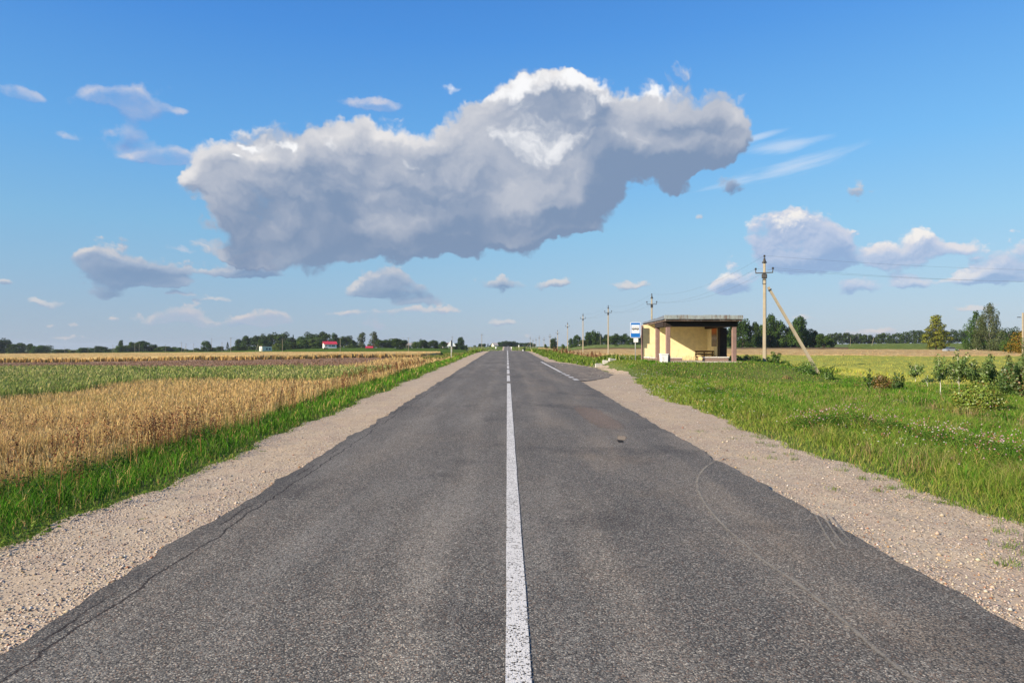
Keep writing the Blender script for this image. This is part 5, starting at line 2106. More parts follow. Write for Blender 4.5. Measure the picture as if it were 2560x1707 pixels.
# ================================================================ the farm on the left and far roofs
def gable_house(name, label, x, y, z, rz, w, d, wall_h, roof_h, over, mw, mr, parts=True, chimney=False, windows=()):
    root = empty(name, (x, y, z), rz)
    tag(root, label, 'house' if 'house' in name else 'shed')
    b = MB()
    b.prism([(-d / 2, -1.5), (d / 2, -1.5), (d / 2, wall_h), (0, wall_h + roof_h - .12), (-d / 2, wall_h)], -w / 2, w / 2, 'X')
    wall = b.build('wall', mw, root)
    r = MB()
    e = over
    k = roof_h / (d / 2)
    for s in (-1, 1):
        q = [(0, wall_h + roof_h), (s * (d / 2 + e), wall_h - e * k), (s * (d / 2 + e), wall_h - e * k + .14), (0, wall_h + roof_h + .14)]
        r.prism(q, -w / 2 - e, w / 2 + e, 'X')
    roof = r.build('roof', mr, root)
    if chimney:
        MB().box((-w * .14 - .35, -.3, wall_h + roof_h - .4), (-w * .14 + .35, .3, wall_h + roof_h + .75), .02).build('chimney', mr, roof)
    for (x0, x1, z0, z1) in windows:
        MB().box((x0, -d / 2 - .04, z0), (x1, -d / 2 - .005, z1), .01).build('window', plain('dark_glass', (.03, .032, .035), .2, .6), root)
        fr = MB()
        for lo, hi in (((x0 - .10, z0 - .10), (x1 + .10, z0)), ((x0 - .10, z1), (x1 + .10, z1 + .10)), ((x0 - .10, z0), (x0, z1)), ((x1, z0), (x1 + .10, z1)), (((x0 + x1) / 2 - .05, z0), ((x0 + x1) / 2 + .05, z1))):
            fr.box((lo[0], -d / 2 - .07, lo[1]), (hi[0], -d / 2 - .042, hi[1]))
        fr.build('window_frame', M_WHITE, root.children[-1])
    return root


def farm():
    red = plain('red_roof_tin', (.50, .030, .045), .5, .4, .12, 1.0)
    white = plain('farm_whitewash', (.76, .74, .69), .9, .2, .08, 1.0)
    cream = plain('cream_plaster', (.66, .63, .50), .9, .2, .08, 1.0)
    grey = plain('grey_slate', (.32, .29, .27), .8, .2, .15, 1.0)
    rust = plain('rusty_tin', (.34, .16, .10), .8, .2, .2, 1.0)
    Y = 535.0
    x = X(824, Y)
    h = gable_house('farm_house', 'white farm house with a bright red roof and chimney before the trees', x, Y, float(zg(x, Y)) - .2, R(24), 9.4, 8.0, 3.9, 1.9, .6, white, red, chimney=True,
                    windows=((-1.2, .2, 2.0, 3.1), (1.0, 3.4, 2.0, 3.1), (-4.0, -2.9, 2.0, 3.1)))
    MB().box((4.705, -1.3, .8), (4.74, 1.3, 2.6), .01).build('door', M_DARKM, h)
    Y = 470.0
    x = X(661, Y)
    root = empty('farm_building', (x, Y, float(zg(x, Y)) - .1), R(40))
    tag(root, 'small cream flat-roofed building at the edge of the farm trees', 'building')
    MB().box((-2.6, -2.6, -1.5), (4.2, 2.6, 3.55), .03).build('wall', cream, root)
    MB().box((-2.8, -2.8, 3.552), (4.4, 2.8, 3.80), .03).build('roof', M_WOOD, root)
    MB().box((-2.64, -1.8, .05), (-2.603, -.7, 2.1), .01).build('door', M_DARKM, root)
    for xx in (.2, 2.2):
        MB().box((xx, -2.64, 1.3), (xx + 1.1, -2.603, 2.4), .01).build('window', M_DARKM, root)
    Y = 530.0
    x = X(923, Y)
    gable_house('red_shed', 'low shed with a dull red roof between the farm trees', x, Y, float(zg(x, Y)) - .3, R(15), 5.2, 5.0, 1.1, 1.2, .3, rust, red)
    for px, py, Y, lb, mt, w in ((1028, 859, 640, 'distant pale grey roof among the trees left of the road', grey, 9.0), (1118, 859, 650, 'distant grey-brown barn roof left of the triangular sign', rust, 10.0),
                             (1463, 853.5, 530, 'far house with a tan roof in the wood right of the road', rust, 6.5), (1237, 867.6, 760, 'tiny white house far down beside the road', white, 5.0)):
        x = X(px, Y)
        z = Z(py, Y) - 5.0
        gable_house('far_house', lb, x, Y, max(z, float(zg(x, Y)) - 1.5), R(20), w, 8.0, 3.2, 2.4, .4, white if mt is not white else cream, grey if mt is white else mt)


farm()


# ---- small signs and marker posts where the side road crosses
def far_signs():
    for px, top, Y, w, h, lb in ((1239.5, 867, 556, 1.0, 1.5, 'white marker board left of the far crossroads'), (1278.5, 867, 556, .8, 1.5, 'white marker board right of the far crossroads'),
                                 (1297, 862.5, 545, .85, 1.6, 'pale traffic sign on the grass right of the far crossroads')):
        x = X(px, Y)
        zt = Z(top, Y)
        zb = min(float(zg(x, Y)), zt - 2.2)
        root = empty('marker_sign', (x, Y, zb))
        tag(root, lb, 'road sign', 'signs at the far crossroads')
        MB().box((-w / 2, -.03, zt - zb - h), (w / 2, .03, zt - zb), .02).build('plate', M_WHITE, root)
        MB().tube([(0, .08, -.4), (0, .08, zt - zb)], .06, 6).build('post', M_STEEL, root)
    Y = 118.0
    x = X(1307.2, Y)
    z = float(zroad(Y)) - .2
    root = empty('edge_marker', (x, Y, z))
    tag(root, 'small pale triangular board on the right gravel shoulder at the crest', 'road sign')
    zt = Z(873, Y) - z
    MB().prism([(-.14, zt - .28), (.14, zt - .28), (.02, zt), (-.02, zt)], -.02, .0).build('plate', M_WHITE, root)
    MB().tube([(0, .03, -.2), (0, .03, zt - .26)], .02, 6).build('post', M_STEEL, root)


far_signs()


def fence_and_car():
    """a short run of posts in the far pasture, and a pale car parked in the grass"""
    G = 'posts of the short fence under the lone tree'
    Y = 225.0
    for i, px in enumerate((2355, 2359, 2366, 2374, 2382, 2390, 2397, 2405)):
        x = X(px, Y)
        z = float(zg(x, Y))
        o = MB().tube([(0, 0, -.3), (.02, 0, 1.0), (.0, 0, Z(871.5, Y) - z)], [.09, .08, .07], 6).build('fence_post', M_BENCH)
        o.location = (x, Y, z)
        tag(o, 'thin weathered post, %s from the left in the short fence right of the lone tree' % ords[i], 'fence post', G)
    Y = 205.0
    x = X(2376, Y)
    root = empty('parked_car', (x, Y, float(zg(x, Y)) + .30), R(8))
    tag(root, 'pale silver car parked in the grass right of the lone tree', 'car')
    paint = plain('silver_paint', (.36, .39, .42), .35, .5, .03, 2.0, 0, metal=.3)
    glass = plain('car_glass', (.05, .06, .07), .1, .6, .02)
    body = [(-2.0, .25), (-2.05, .62), (-1.95, .80), (-1.15, .90), (1.1, .92), (1.95, .78), (2.05, .55), (2.0, .25)]
    MB().prism(body, -.82, .82).build('body', paint, root)
    MB().prism([(-1.3, .92), (-.75, 1.36), (.65, 1.38), (1.35, .94)], -.70, .70).build('cabin', glass, root)
    MB().prism([(-.78, 1.382), (-.70, 1.42), (.58, 1.44), (.68, 1.402)], -.66, .66).build('car_roof', paint, root)
    for sx in (-1.25, 1.3):
        for sy in (-.76, .76):
            MB().tube([(sx, sy - .1, .30), (sx, sy + .1, .30)], .31, 14).build('wheel', M_DARKM, root)


fence_and_car()

# ================================================================ trees and shrubs
TREE_M = leaf_material('tree_leaves', .22, .014, .16)
SHRUB_M = leaf_material('shrub_leaves', .28, 0, 0, .03)
BARK = plain('bark', (.12, .09, .068), .95, .1, .3, 3.0, .02)
BIRCH = plain('birch_bark', (.62, .58, .52), .85, .2, .12, 2.0, .0, dirt=((.05, .045, .04), .58, .9))


def crown_lobes(kind, H, W, r):
    """ellipsoids (centre, radii, tint) that make a crown of height H and width W"""
    out = []
    if kind == 'round':
        for k in range(22):
            a = r.random() * 6.28
            f = r.random()
            z = .12 + .76 * f
            env = math.sqrt(max(.10, 1 - ((z - .45) / .56)**2))
            rad = W / 2 * env * (.25 + .45 * math.sqrt(r.random()))
            s = W * r.uniform(.17, .26)
            out.append(((rad * math.cos(a), rad * math.sin(a), H * z), (s, s, s * .85), r.uniform(.8, 1.2)))
        out.append(((0, 0, H * .62), (W * .34, W * .34, H * .30), 1.0))
    elif kind == 'broad':
        for k in range(28):
            a = r.random() * 6.28
            z = .10 + .78 * r.random()
            env = math.sqrt(max(.10, 1 - ((z - .42) / .58)**2))
            rad = W / 2 * env * (.30 + .5 * math.sqrt(r.random()))
            s = W * r.uniform(.13, .20)
            out.append(((rad * math.cos(a), rad * math.sin(a), H * z), (s, s, s * .8), r.uniform(.75, 1.25)))
        out.append(((0, 0, H * .52), (W * .34, W * .34, H * .36), .95))
    elif kind == 'tall':
        for k in range(18):
            a = r.random() * 6.28
            z = .08 + .86 * k / 17
            env = math.sqrt(max(.03, 1 - ((z - .45) / .58)**2))
            rad = W / 2 * env * (.2 + .5 * r.random())
            s = W * r.uniform(.18, .27) * (.55 + .45 * env)
            out.append(((rad * math.cos(a), rad * math.sin(a), H * z), (s, s, s * 1.1), r.uniform(.8, 1.2)))
    elif kind == 'bush':
        for k in range(12):
            a = r.random() * 6.28
            z = .10 + .70 * r.random()
            env = math.sqrt(max(.08, 1 - ((z - .32) / .66)**2))
            rad = W / 2 * env * (.2 + .55 * r.random())
            s = W * r.uniform(.16, .26)
            out.append(((rad * math.cos(a), rad * math.sin(a), H * z), (s, s, s * .8), r.uniform(.8, 1.2)))
        out.append(((0, 0, H * .38), (W * .33, W * .33, H * .36), 1.0))
    return out


def crown_mesh(name, lobes, n, leaf, pal, seed, squash=.7):
    global rng
    keep = rng
    rng = np.random.default_rng(seed)
    vol = np.array([l[1][0] ** 2 for l in lobes])
    cnt = np.maximum(4, (n * vol / vol.sum()).astype(int))
    Vp = Pile()
    for (c, s, tint), k in zip(lobes, cnt):
        d = rng.normal(0, 1, (k, 3))
        d /= np.linalg.norm(d, axis=1)[:, None]
        rr = (.55 + .5 * rng.random((k, 1)) ** .7)
        P = np.array(c) + d * rr * np.array(s)
        col = pick(pal, k, .15) * tint
        Vp.add(leaf_quads(P, d + rng.normal(0, .55, (k, 3)) + np.array([0, 0, .25]), leaf * rng.uniform(.6, 1.35, k), squash, col))
    me = np_mesh(name, np.concatenate(Vp.V), np.concatenate(Vp.Q), None, np.concatenate(Vp.C))
    rng = keep
    return me


def trunk_mesh(name, H, r0, crown_base, lobes, seed, mat, limbs=7):
    r = random.Random(seed)
    b = MB()
    k = 6
    pts = [(.02 * H * math.sin(i * 1.3) * i / k, .02 * H * math.cos(i * 1.7) * i / k, -.4 + (H * .80 + .4) * i / k) for i in range(k + 1)]
    b.tube(pts, [r0 * (1.25 if i == 0 else 1 - .82 * i / k) for i in range(k + 1)], 7)
    for c, s, _ in r.sample(lobes, min(limbs, len(lobes))):
        z0 = max(H * crown_base * .8, c[2] - H * .22)
        a = Vector((.01 * H, 0, z0))
        e = Vector(c)
        m = a.lerp(e, .5) + Vector((0, 0, -.03 * H))
        b.tube([a, m, e], [r0 * .42, r0 * .28, r0 * .08], 5)
    bmesh.ops.recalc_face_normals(b.bm, faces=b.bm.faces[:])
    me = bpy.data.meshes.new(name)
    b.bm.to_mesh(me)
    b.bm.free()
    me.materials.append(mat)
    return me


DK = [(5, (.040, .070, .016)), (3, (.055, .092, .020)), (2, (.030, .055, .016))]
MD = [(5, (.058, .100, .020)), (3, (.078, .125, .026)), (2, (.042, .075, .018))]
LT = [(5, (.115, .155, .030)), (3, (.15, .18, .035)), (2, (.08, .12, .025))]
OLIVE = [(5, (.135, .145, .022)), (3, (.17, .17, .03)), (2, (.085, .105, .020))]
GREYG = [(5, (.085, .105, .040)), (3, (.11, .125, .055)), (2, (.060, .082, .032))]
ORNG = [(4, (.20, .145, .022)), (3, (.25, .15, .025)), (3, (.12, .125, .022))]

ARCH = {}


def arch(key):
    """meshes for one kind of far tree, 12 m tall"""
    if key in ARCH:
        return ARCH[key]
    kind, i = key
    r = random.Random(sum(ord(c) for c in kind) + i * 17)
    H = 12.0
    if kind == 'spruce':
        P = Pile()
        g = np.random.default_rng(50 + i)
        n = 900
        f = g.random(n) ** .8
        z = H * (.06 + .94 * f)
        rad = (1 - f) * 2.3 * (.35 + .65 * g.random(n) ** .5) + .1
        a = g.random(n) * 6.28
        Q = np.stack([rad * np.cos(a), rad * np.sin(a), z - rad * .25], 1)
        nr = np.stack([np.cos(a) * .5, np.sin(a) * .5, np.full(n, .8)], 1) + g.normal(0, .35, (n, 3))
        P.add(leaf_quads(Q, nr, g.uniform(.4, .8, n), .45, pick(DK, n, .15) * .9))
        cm = np_mesh('crown', np.concatenate(P.V), np.concatenate(P.Q), None, np.concatenate(P.C))
        tm = trunk_mesh('trunk', H, .22, .1, [((0, 0, H * .5), (1, 1, 1), 1)], 3, BARK, 1)
    else:
        shape, pal, W, leaf, n = {'oak': ('broad', DK, 12.5, .78, 3800), 'maple': ('round', MD, 10.0, .76, 3200), 'poplar': ('tall', GREYG, 6.0, .62, 1700),
                                  'shrub': ('bush', MD, 13.0, .95, 2600), 'bright': ('bush', LT, 12.0, .85, 1600), 'lime': ('tall', DK, 8.0, .72, 2800)}[kind]
        lobes = crown_lobes(shape, H, W, r)
        cm = crown_mesh('crown', lobes, n, leaf, pal, 100 + i + len(kind))
        tm = trunk_mesh('trunk', H, .28, .25, lobes, i, BARK, 5)
    cm.materials.append(TREE_M)
    ARCH[key] = (tm, cm)
    return ARCH[key]


WORD = {'oak': 'broad dark tree', 'maple': 'round green tree', 'poplar': 'grey-green poplar', 'shrub': 'low green shrub', 'bright': 'yellow-green bush', 'lime': 'narrow dark tree', 'spruce': 'small pointed spruce'}
CNT = {}


def far_tree(px, top, base, wpx, Y, kind, clump, group):
    """a tree whose crown spans the photo column px and the heights top..base at distance Y"""
    CNT.setdefault((clump, kind), [])
    i = len(CNT[(clump, kind)]) + 1
    tm, cm = arch((kind, (i * 7 + int(px)) % 3))
    x = X(px, Y)
    gz = float(zg(x, Y))
    zt = Z(top, Y)
    z0 = min(gz, Z(base, Y) + .3) - .2
    h = max(zt - z0, 1.0)
    W0 = {'oak': 12.5, 'maple': 10.0, 'poplar': 6.0, 'shrub': 13.0, 'bright': 12.0, 'lime': 8.0, 'spruce': 4.6}[kind]
    w = wpx / F * Y
    root = empty({'spruce': 'spruce_tree', 'shrub': 'shrub', 'bright': 'shrub', 'poplar': 'poplar_tree'}.get(kind, 'broadleaf_tree'), (x, Y, z0), random.uniform(0, 6.28))
    root.scale = (w / W0 * 1.15, w / W0 * 1.15, h / 12.0 * 1.03)
    CNT[(clump, kind)].append(root)
    tag(root, WORD[kind] + ' ' + clump, 'shrub' if kind in ('shrub', 'bright') else 'tree', group)
    link('trunk', tm, root)
    link('crown', cm, root)
    return root


def ords_of(i):
    base = ['', 'first', 'second', 'third', 'fourth', 'fifth', 'sixth', 'seventh', 'eighth', 'ninth', 'tenth', 'eleventh', 'twelfth', 'thirteenth', 'fourteenth', 'fifteenth', 'sixteenth', 'seventeenth', 'eighteenth', 'nineteenth', 'twentieth']
    return base[i] if i < len(base) else '%dth' % i


def treelines():
    T = far_tree
    g = 'trees along the horizon at far left'
    c = 'in the dark clump at the left edge'
    for px, tp, w, k in ((-30, 840, 40, 'oak'), (-6, 850, 30, 'oak'), (11, 846, 32, 'oak'), (32, 860, 24, 'maple'), (47, 857, 36, 'oak'), (76, 861, 22, 'lime'), (90, 864, 24, 'shrub'), (112, 863, 34, 'maple')):
        T(px, tp, 886, w, 600 + (px % 3) * 12, k, c, g)
    c = 'in the low line at far left'
    for px, tp, w, k in ((140, 873, 26, 'shrub'), (158, 872, 30, 'shrub'), (186, 874, 30, 'bright'), (212, 869, 36, 'maple'), (233, 871, 28, 'maple'), (252, 865, 30, 'oak'), (271, 871, 26, 'shrub'), (290, 866, 26, 'bright')):
        T(px, tp, 884, w, 640 if px < 180 else 610, k, c, g)
    c = 'in the wood around the round crown'
    for px, tp, w, k in ((303, 853, 13, 'lime'), (304, 864, 26, 'maple'), (321, 863, 26, 'maple'), (334, 856, 22, 'maple'), (350, 853, 22, 'oak'), (364, 852, 30, 'oak'), (382, 861, 22, 'maple'), (398, 866, 26, 'shrub'), (416, 866, 26, 'maple'), (433, 867, 26, 'shrub'), (448, 869, 20, 'maple'), (462, 872, 22, 'shrub'), (482, 874, 22, 'shrub')):
        T(px, tp, 882, w, 600 + (px % 4) * 8, k, c, g)
    c = 'in the small group beside the spruce'
    for px, tp, w, k in ((496, 870, 26, 'shrub'), (517, 853, 26, 'maple'), (533, 867, 24, 'shrub'), (549, 866, 22, 'maple'), (569, 856, 13, 'spruce'), (585, 865, 26, 'shrub')):
        T(px, tp, 881, w, 580 + (px % 3) * 8, k, c, g)
    g = 'trees of the farm wood'
    c = 'in the wood behind the cream building'
    for px, tp, w, k in ((602, 848, 30, 'oak'), (620, 840, 32, 'oak'), (640, 842, 30, 'oak'), (652, 835, 34, 'oak'), (668, 841, 32, 'oak'), (683, 832, 36, 'oak'), (706, 831, 40, 'oak'), (724, 843, 30, 'oak'), (733, 838, 12, 'spruce'), (742, 848, 28, 'maple')):
        T(px, tp, 878, w, 610 + (px % 4) * 10, k, c, g)
    c = 'in the wood behind the red-roofed house'
    for px, tp, w, k in ((757, 842, 34, 'maple'), (778, 831, 40, 'oak'), (797, 843, 30, 'maple'), (814, 829, 36, 'oak'), (836, 836, 24, 'lime'), (850, 844, 26, 'oak'), (864, 840, 36, 'oak'), (880, 850, 26, 'maple'), (893, 862, 20, 'shrub')):
        T(px, tp, 876, w, 605 + (px % 4) * 10, k, c, g)
    c = 'along the front of the farm wood'
    for px, tp, w, k in ((600, 864, 34, 'shrub'), (630, 866, 30, 'shrub'), (660, 850, 34, 'maple'), (690, 856, 28, 'bright'), (706, 865, 26, 'shrub'), (718, 855, 34, 'maple'), (738, 856, 32, 'maple'), (762, 848, 36, 'maple'), (785, 848, 34, 'maple'), (800, 858, 26, 'shrub'), (814, 869, 12, 'shrub'), (866, 862, 20, 'bright'), (880, 864, 20, 'shrub')):
        T(px, tp, 875, w, 545 if px not in (690, 706, 814) else 505, k, c, g)
    c = 'between the farm and the road'
    for px, tp, w, k in ((905, 832, 22, 'poplar'), (925, 858, 18, 'bright'), (935, 831, 24, 'poplar'), (953, 849, 34, 'oak'), (970, 849, 32, 'oak'), (986, 846, 30, 'maple'), (1000, 847, 40, 'oak'), (1014, 862, 26, 'shrub'), (1042, 854, 26, 'maple'), (1057, 848, 24, 'oak'), (1071, 854, 24, 'oak'), (1086, 850, 28, 'oak'), (1108, 854, 24, 'maple'), (1131, 860, 16, 'maple'), (1141, 859, 16, 'lime'), (1152, 845, 20, 'lime'), (1163, 862, 12, 'shrub')):
        T(px, tp, 872 if px < 1010 else 868, w, 555 + (px % 4) * 10 if px != 1000 else 500, k, c, 'trees between the farm and the road')
    g = 'trees at the far end of the road'
    c = 'beside the far end of the road'
    for px, tp, w, k in ((1187, 863, 7, 'maple'), (1201, 859, 12, 'maple'), (1209, 859, 14, 'oak'), (1220, 859, 7, 'spruce'), (1231, 859, 16, 'oak'), (1243, 862, 12, 'maple'), (1251, 855, 18, 'oak'), (1260, 853, 20, 'oak'), (1269, 852, 22, 'oak'), (1279, 853, 22, 'oak'), (1288, 855, 18, 'oak'), (1297, 857, 16, 'maple'),
                         (1306, 857, 14, 'oak'), (1315, 857, 14, 'maple'), (1324, 856, 16, 'oak'), (1334, 859, 12, 'maple')):
        T(px, tp, 867, w, 850 + (px % 3) * 12, k, c, g)
    T(1310.5, 866.5, 874, 8.5, 500, 'shrub', 'beside the far line of poles', 'trees at the far end of the road')
    T(1384, 844, 863, 18, 540, 'oak', 'standing alone between the far poles', 'trees right of the road')
    c = 'in the wood left of the bus stop sign'
    g = 'trees of the wood left of the bus sign'
    for px, tp, w, k in ((1364, 860, 10, 'shrub'), (1408, 860, 10, 'shrub'), (1428, 848, 14, 'lime'), (1442, 837, 22, 'oak'), (1456, 850, 22, 'maple'), (1470, 838, 20, 'lime'), (1479, 826, 28, 'oak'), (1493, 830, 24, 'oak'), (1505, 843, 24, 'maple'), (1517, 838, 20, 'lime'), (1528, 840, 22, 'maple'), (1540, 836, 18, 'lime'), (1551, 838, 22, 'oak'), (1563, 836, 18, 'lime'),
                         (1576, 838, 22, 'oak'), (1588, 836, 20, 'lime'), (1600, 838, 24, 'oak'), (1614, 842, 24, 'maple')):
        T(px, tp, 864, w, 500 + (px % 4) * 8, k, c, g)
    T(1541, 861, 869, 12, 400, 'shrub', 'alone in the light green field', 'trees right of the road')
    c = 'in the row behind the braced pole'
    g = 'big trees behind the braced pole'
    for px, tp, w, k in ((1812, 824, 30, 'maple'), (1833, 812, 28, 'oak'), (1856, 799, 40, 'oak'), (1884, 805, 32, 'oak'), (1906, 812, 26, 'maple'), (1926, 793, 34, 'lime'), (1946, 805, 38, 'maple'), (1970, 816, 26, 'oak'), (1993, 791, 42, 'oak'), (2018, 822, 30, 'maple'), (2034, 826, 24, 'oak'), (2057, 834, 36, 'oak'), (2078, 846, 24, 'shrub')):
        T(px, tp, 868, w, 335 + (px % 4) * 5, k, c, g)
    for px, tp, w, k in ((1822, 846, 40, 'shrub'), (1846, 848, 36, 'shrub'), (1872, 842, 42, 'shrub'), (1896, 846, 36, 'shrub'), (1916, 840, 40, 'shrub'), (1942, 846, 38, 'shrub'), (1962, 842, 38, 'shrub'), (1984, 845, 36, 'shrub'), (2008, 844, 40, 'shrub'), (2036, 846, 36, 'shrub')):
        T(px, tp, 869, w, 356, k, 'under the row behind the braced pole', g)


treelines()
for (clump, kind), os_ in CNT.items():
    if len(os_) > 1:
        os_.sort(key=lambda o: o.location.x / o.location.y)
        for i, o in enumerate(os_):
            o['label'] = '%s %s from the left %s' % (ords_of(i + 1), WORD[kind], clump)


def far_wood():
    """the distant wood on the right, one dark mass to the horizon"""
    P = Pile()
    r = random.Random(5)
    px = 2030.0
    while px < 2760:
        top = np.interp(px, [2030, 2080, 2122, 2150, 2180, 2240, 2300, 2380, 2440, 2500, 2760], [834, 831, 828, 830, 836, 827, 823, 822, 824, 826, 822]) + r.uniform(-3, 4)
        Y = 650 + r.uniform(-15, 40)
        x = X(px, Y)
        z0 = Z(861, Y)
        H = Z(top, Y) - z0
        W = r.uniform(9, 14)
        lobes = [((x + c[0], Y + c[1], z0 + c[2] - .6), s, ti * r.uniform(.85, 1.1)) for c, s, ti in crown_lobes('broad', H, W, r)]
        k = 1100
        vol = np.array([l[1][0]**2 for l in lobes])
        cnt = np.maximum(4, (k * vol / vol.sum()).astype(int))
        for (c, s, ti), q in zip(lobes, cnt):
            d = rng.normal(0, 1, (q, 3))
            d /= np.linalg.norm(d, axis=1)[:, None]
            P.add(leaf_quads(np.array(c) + d * (.55 + .5 * rng.random((q, 1))) * np.array(s), d + rng.normal(0, .5, (q, 3)), rng.uniform(.7, 1.4, q), .7, pick(DK, q, .15) * ti))
        px += W * .50 / Y * F
    o = P.build('far_wood', TREE_M, 'dark mass of distant wood along the right horizon', 'wood')


far_wood()


# ---- nearer single trees
def single_tree(name, label, px, Y, top, base, W, shape, n, leaf, pal, seed, mat_b, r0, cb, group=None, lean=0.0, droop=False):
    x = X(px, Y)
    z0 = min(float(zg(x, Y)), Z(base, Y))
    H = Z(top, Y) - z0
    r = random.Random(seed)
    root = empty(name, (x, Y, z0))
    tag(root, label, 'tree', group)
    if shape == 'larch':
        lobes = []
        for k in range(46):
            f = (k + r.random()) / 46
            z = cb + (1 - cb) * .97 * f
            env = np.interp(f, [0, .12, .35, .6, .8, 1.0], [.75, 1.0, .98, .72, .50, .12])
            a = k * 2.4 + r.uniform(-.5, .5)
            rad = W / 2 * env * r.uniform(.35, .86)
            s = W * .135 * (.55 + .45 * env)
            lobes.append(((rad * math.cos(a), rad * math.sin(a), H * z), (s * 1.25, s * 1.25, s * .55), r.uniform(.75, 1.3)))
    elif shape == 'birch':
        lobes = []
        for k in range(40):
            f = (k + r.random()) / 40
            z = cb + (1 - cb) * .97 * f
            env = np.interp(f, [0, .2, .5, .8, 1.0], [.9, 1.0, .85, .45, .08])
            a = k * 2.4 + r.uniform(-.5, .5)
            rad = W / 2 * env * r.uniform(.10, .80)
            s = W * .15 * (.45 + .55 * env)
            lobes.append(((rad * math.cos(a) + lean * H * f, rad * math.sin(a), H * z), (s * .85, s * .85, s * 1.35), r.uniform(.75, 1.25)))
    else:
        lobes = crown_lobes(shape, H, W, r)
    cm = crown_mesh('crown', lobes, n, leaf, pal, seed)
    cm.materials.append(TREE_M)
    link('trunk', trunk_mesh('trunk', H, r0, cb, lobes, seed, mat_b, 12), root)
    link('crown', cm, root)
    return root


single_tree('lime_tree', 'lone conical olive-green tree standing in the right wheat field', 2340, 252, 786, 880, 10.2, 'larch', 5200, .46, OLIVE, 11, BARK, .30, .10)
GB = 'birches at the right edge of the field'
single_tree('birch_tree', 'tallest birch with drooping crown in the right-hand group', 2474, 240, 758, 884, 11.5, 'birch', 8500, .36, GREYG, 21, BIRCH, .22, .14, GB, .01)
single_tree('birch_tree', 'shorter birch on the left of the right-hand group', 2440, 246, 778, 884, 9.8, 'birch', 7000, .36, MD, 22, BIRCH, .20, .12, GB, -.01)
single_tree('birch_tree', 'thin birch leaning at the back of the right-hand group', 2458, 252, 792, 884, 5.5, 'birch', 2400, .36, GREYG, 23, BIRCH, .16, .14, GB, -.02)
single_tree('broadleaf_tree', 'dark open-crowned tree behind the birches', 2522, 260, 813, 886, 8.0, 'broad', 2600, .42, DK, 31, BARK, .25, .2)
single_tree('maple_tree', 'orange-tinted tree at the right edge of the picture', 2562, 150, 806, 890, 9.0, 'bush', 5200, .34, ORNG, 32, BARK, .20, .1)
single_tree('broadleaf_tree', 'dark leafy tree at the foot of the birches', 2500, 205, 843, 889, 9.5, 'bush', 3600, .34, GREYG, 33, BARK, .15, .05)
single_tree('broadleaf_tree', 'dark bushy growth right of the birches', 2535, 190, 846, 892, 8.0, 'bush', 3200, .34, MD, 34, BARK, .15, .05)
single_tree('broadleaf_tree', 'green shrub at the left foot of the birches', 2430, 232, 874, 886, 3.0, 'bush', 800, .26, MD, 35, BARK, .08, .05)


# ---- shrubs and saplings on the bank
def shrub(name, label, px, Y, top, base, wpx, n, leaf, pal, seed, shape='bush', stem=None, cb=0.0, cat='shrub', asp=.6, group=None):
    x = X(px, Y)
    z0 = min(float(zg(x, Y)), Z(base, Y) + .1)
    H = Z(top, Y) - z0
    W = wpx / F * Y
    r = random.Random(seed)
    root = empty(name, (x, Y, z0))
    tag(root, label, cat, group)
    lobes = []
    if shape == 'sprigs':          # separate leafy shoots
        k = 13
        for i in range(k):
            a = i * 2.4 + r.uniform(-.4, .4)
            rad = W / 2 * (.10 + 1.0 * r.random())
            hh = H * (cb + (1 - cb) * r.uniform(.35, 1.0) * (1 - .35 * (2 * rad / W)**2))
            m = 4
            for j in range(m):
                f = .35 + .62 * j / (m - 1)
                s = W * .085
                lobes.append(((rad * math.cos(a) * f, rad * math.sin(a) * f, H * cb + (hh - H * cb) * f), (s, s, H * .10), r.uniform(.8, 1.25)))
    else:
        lobes = crown_lobes('bush', H, W, r)
    cm = crown_mesh('leaves', lobes, n, leaf, pal, seed, asp)
    cm.materials.append(SHRUB_M)
    b = MB()
    rs = stem or .012 * max(1.0, H)
    if cb > .2:
        b.tube([(0, 0, -.1), (.02, 0, H * cb * .6), (0, 0, H * cb), (0, 0, H * .9)], [rs, rs * .8, rs * .7, rs * .25], 6)
    for i, (c, s, _) in enumerate(lobes[::3 if shape == 'sprigs' else 1]):
        a0 = (0, 0, H * cb * .9 if cb > .2 else -.05)
        b.tube([a0, (c[0] * .45, c[1] * .45, a0[2] + (c[2] - a0[2]) * .6), c], [rs * .7, rs * .5, rs * .2], 5)
    bmesh.ops.recalc_face_normals(b.bm, faces=b.bm.faces[:])
    me = bpy.data.meshes.new('stems')
    b.bm.to_mesh(me)
    b.bm.free()
    me.materials.append(BIRCH if cb > .2 else BARK)
    link('stems', me, root)
    link('leaves', cm, root)
    return root


BUSHG = [(5, (.085, .165, .025)), (3, (.12, .21, .032)), (2, (.06, .115, .022))]
BUSHD = [(5, (.050, .10, .020)), (3, (.070, .135, .026)), (1, (.10, .16, .04))]
BUSHY = [(5, (.19, .26, .034)), (3, (.14, .215, .03)), (1.0, (.27, .18, .04)), (2, (.24, .29, .045))]
BUSHR = [(4, (.17, .115, .028)), (3, (.22, .13, .035)), (3, (.10, .12, .022)), (1, (.25, .10, .03))]
SAPG = [(5, (.13, .20, .045)), (3, (.17, .24, .06)), (2, (.09, .15, .035))]

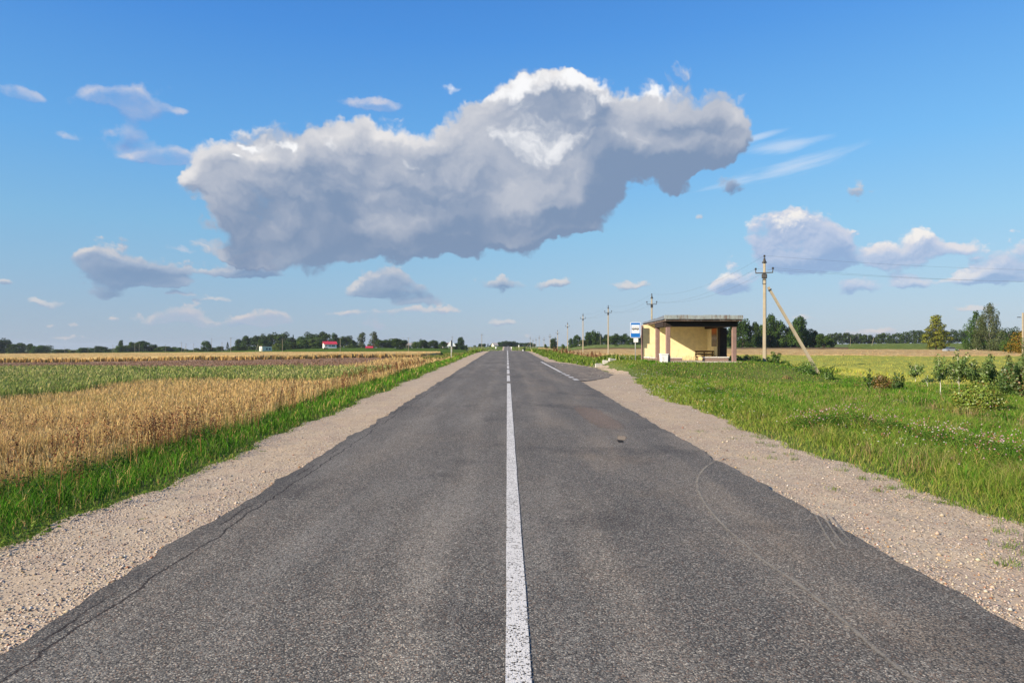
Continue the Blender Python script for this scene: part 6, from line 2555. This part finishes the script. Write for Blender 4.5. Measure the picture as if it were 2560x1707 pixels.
shrub('shrub', 'wide yellow-green shrub with reddish tips beside the earth path', 2446, 17.6, 952, 1054, 148, 11000, .050, BUSHY, 41)
shrub('shrub', 'dark green pointed shrub, left of the pair in the meadow', 2178, 29, 922, 978, 34, 1500, .062, BUSHD, 42, 'sprigs')
shrub('shrub', 'reddish-brown leafed shrub between two dark green ones', 2206, 28.5, 930, 976, 52, 1900, .060, BUSHR, 43)
shrub('shrub', 'narrow dark green shrub right of the reddish one', 2246, 28, 924, 980, 34, 1500, .060, BUSHD, 44, 'sprigs')
shrub('sapling', 'young tree with a pale bare stem and round tuft of leaves', 2350, 25.5, 888, 990, 60, 1000, .080, SAPG, 45, 'sprigs', .014, .42, 'young tree')
shrub('sapling', 'taller leafy young tree right of the bare-stemmed one', 2397, 27.5, 876, 980, 70, 1700, .080, SAPG, 46, 'sprigs', .014, .25, 'young tree')
shrub('sapling', 'small young tree left of the bare-stemmed one, against the yellow field', 2288, 35, 906, 953, 46, 800, .095, SAPG, 47, 'sprigs', .013, .35, 'young tree')
shrub('sapling', 'bushy young trees in front of the right birches', 2462, 27, 874, 985, 118, 5600, .078, SAPG, 48, 'sprigs', .016, .12, 'young tree')
shrub('sapling', 'low sprig between the two small young trees', 2318, 30, 934, 975, 16, 160, .06, SAPG, 49, 'sprigs', .010, .35, 'young tree')
shrub('shrub', 'dense dark thicket at the right edge of the meadow', 2540, 24, 890, 1004, 110, 7000, .064, BUSHD, 50)
shrub('shrub', 'leafy thicket with orange shoots cut by the right edge', 2566, 23, 846, 1000, 84, 4200, .072, [(5, (.09, .14, .035)), (3, (.12, .17, .05)), (1, (.33, .17, .07))], 51, 'sprigs')
shrub('shrub', 'dark low shrub against the right column of the shelter', 1864, 44, 884, 906, 54, 1500, .085, BUSHD, 52, 'sprigs')
shrub('shrub', 'tall leafy green shrub at the foot of the braced pole', 1934, 41, 878, 925, 62, 2600, .085, BUSHG, 53, 'sprigs')
shrub('shrub', 'small upright green shrub between the pole and its brace', 1972, 40, 900, 928, 16, 420, .080, BUSHG, 54, 'sprigs')
shrub('shrub', 'wide mound of green shrub at the foot of the slanting brace', 2014, 37.5, 908, 948, 84, 2800, .080, BUSHG, 55)
shrub('shrub', 'low green shrub right of the brace foot', 2068, 36, 924, 952, 34, 800, .075, BUSHG, 56)
shrub('shrub', 'leafy green mound between the shelter and the braced pole', 1895, 41, 894, 922, 60, 1800, .080, BUSHG, 57)
shrub('shrub', 'small dark shrub by the foot of the pole left of the bus sign', 1527, 96, 880, 893, 22, 420, .15, BUSHG, 58)
shrub('shrub', 'bright green weed clump left of the bus sign post', 1556, 60, 883, 902, 18, 420, .10, BUSHG, 59, 'sprigs')


# ================================================================ air
def haze():
    m = bpy.data.materials.new('air')
    m.use_nodes = True
    m.node_tree.nodes.clear()
    t = NT(m.node_tree)
    o = t.n('ShaderNodeOutputMaterial')
    v = t.n('ShaderNodeVolumePrincipled')
    v.inputs['Color'].default_value = (.80, .88, 1.0, 1)
    v.inputs['Density'].default_value = .00008
    v.inputs['Anisotropy'].default_value = .2
    t.link(v.outputs[0], o.inputs['Volume'])
    ob = MB().box((-4600, -120, -9), (4600, 4300, 32)).build('haze', m)
    tag(ob, 'thin pale summer air over the fields', 'haze', kind='stuff')


haze()
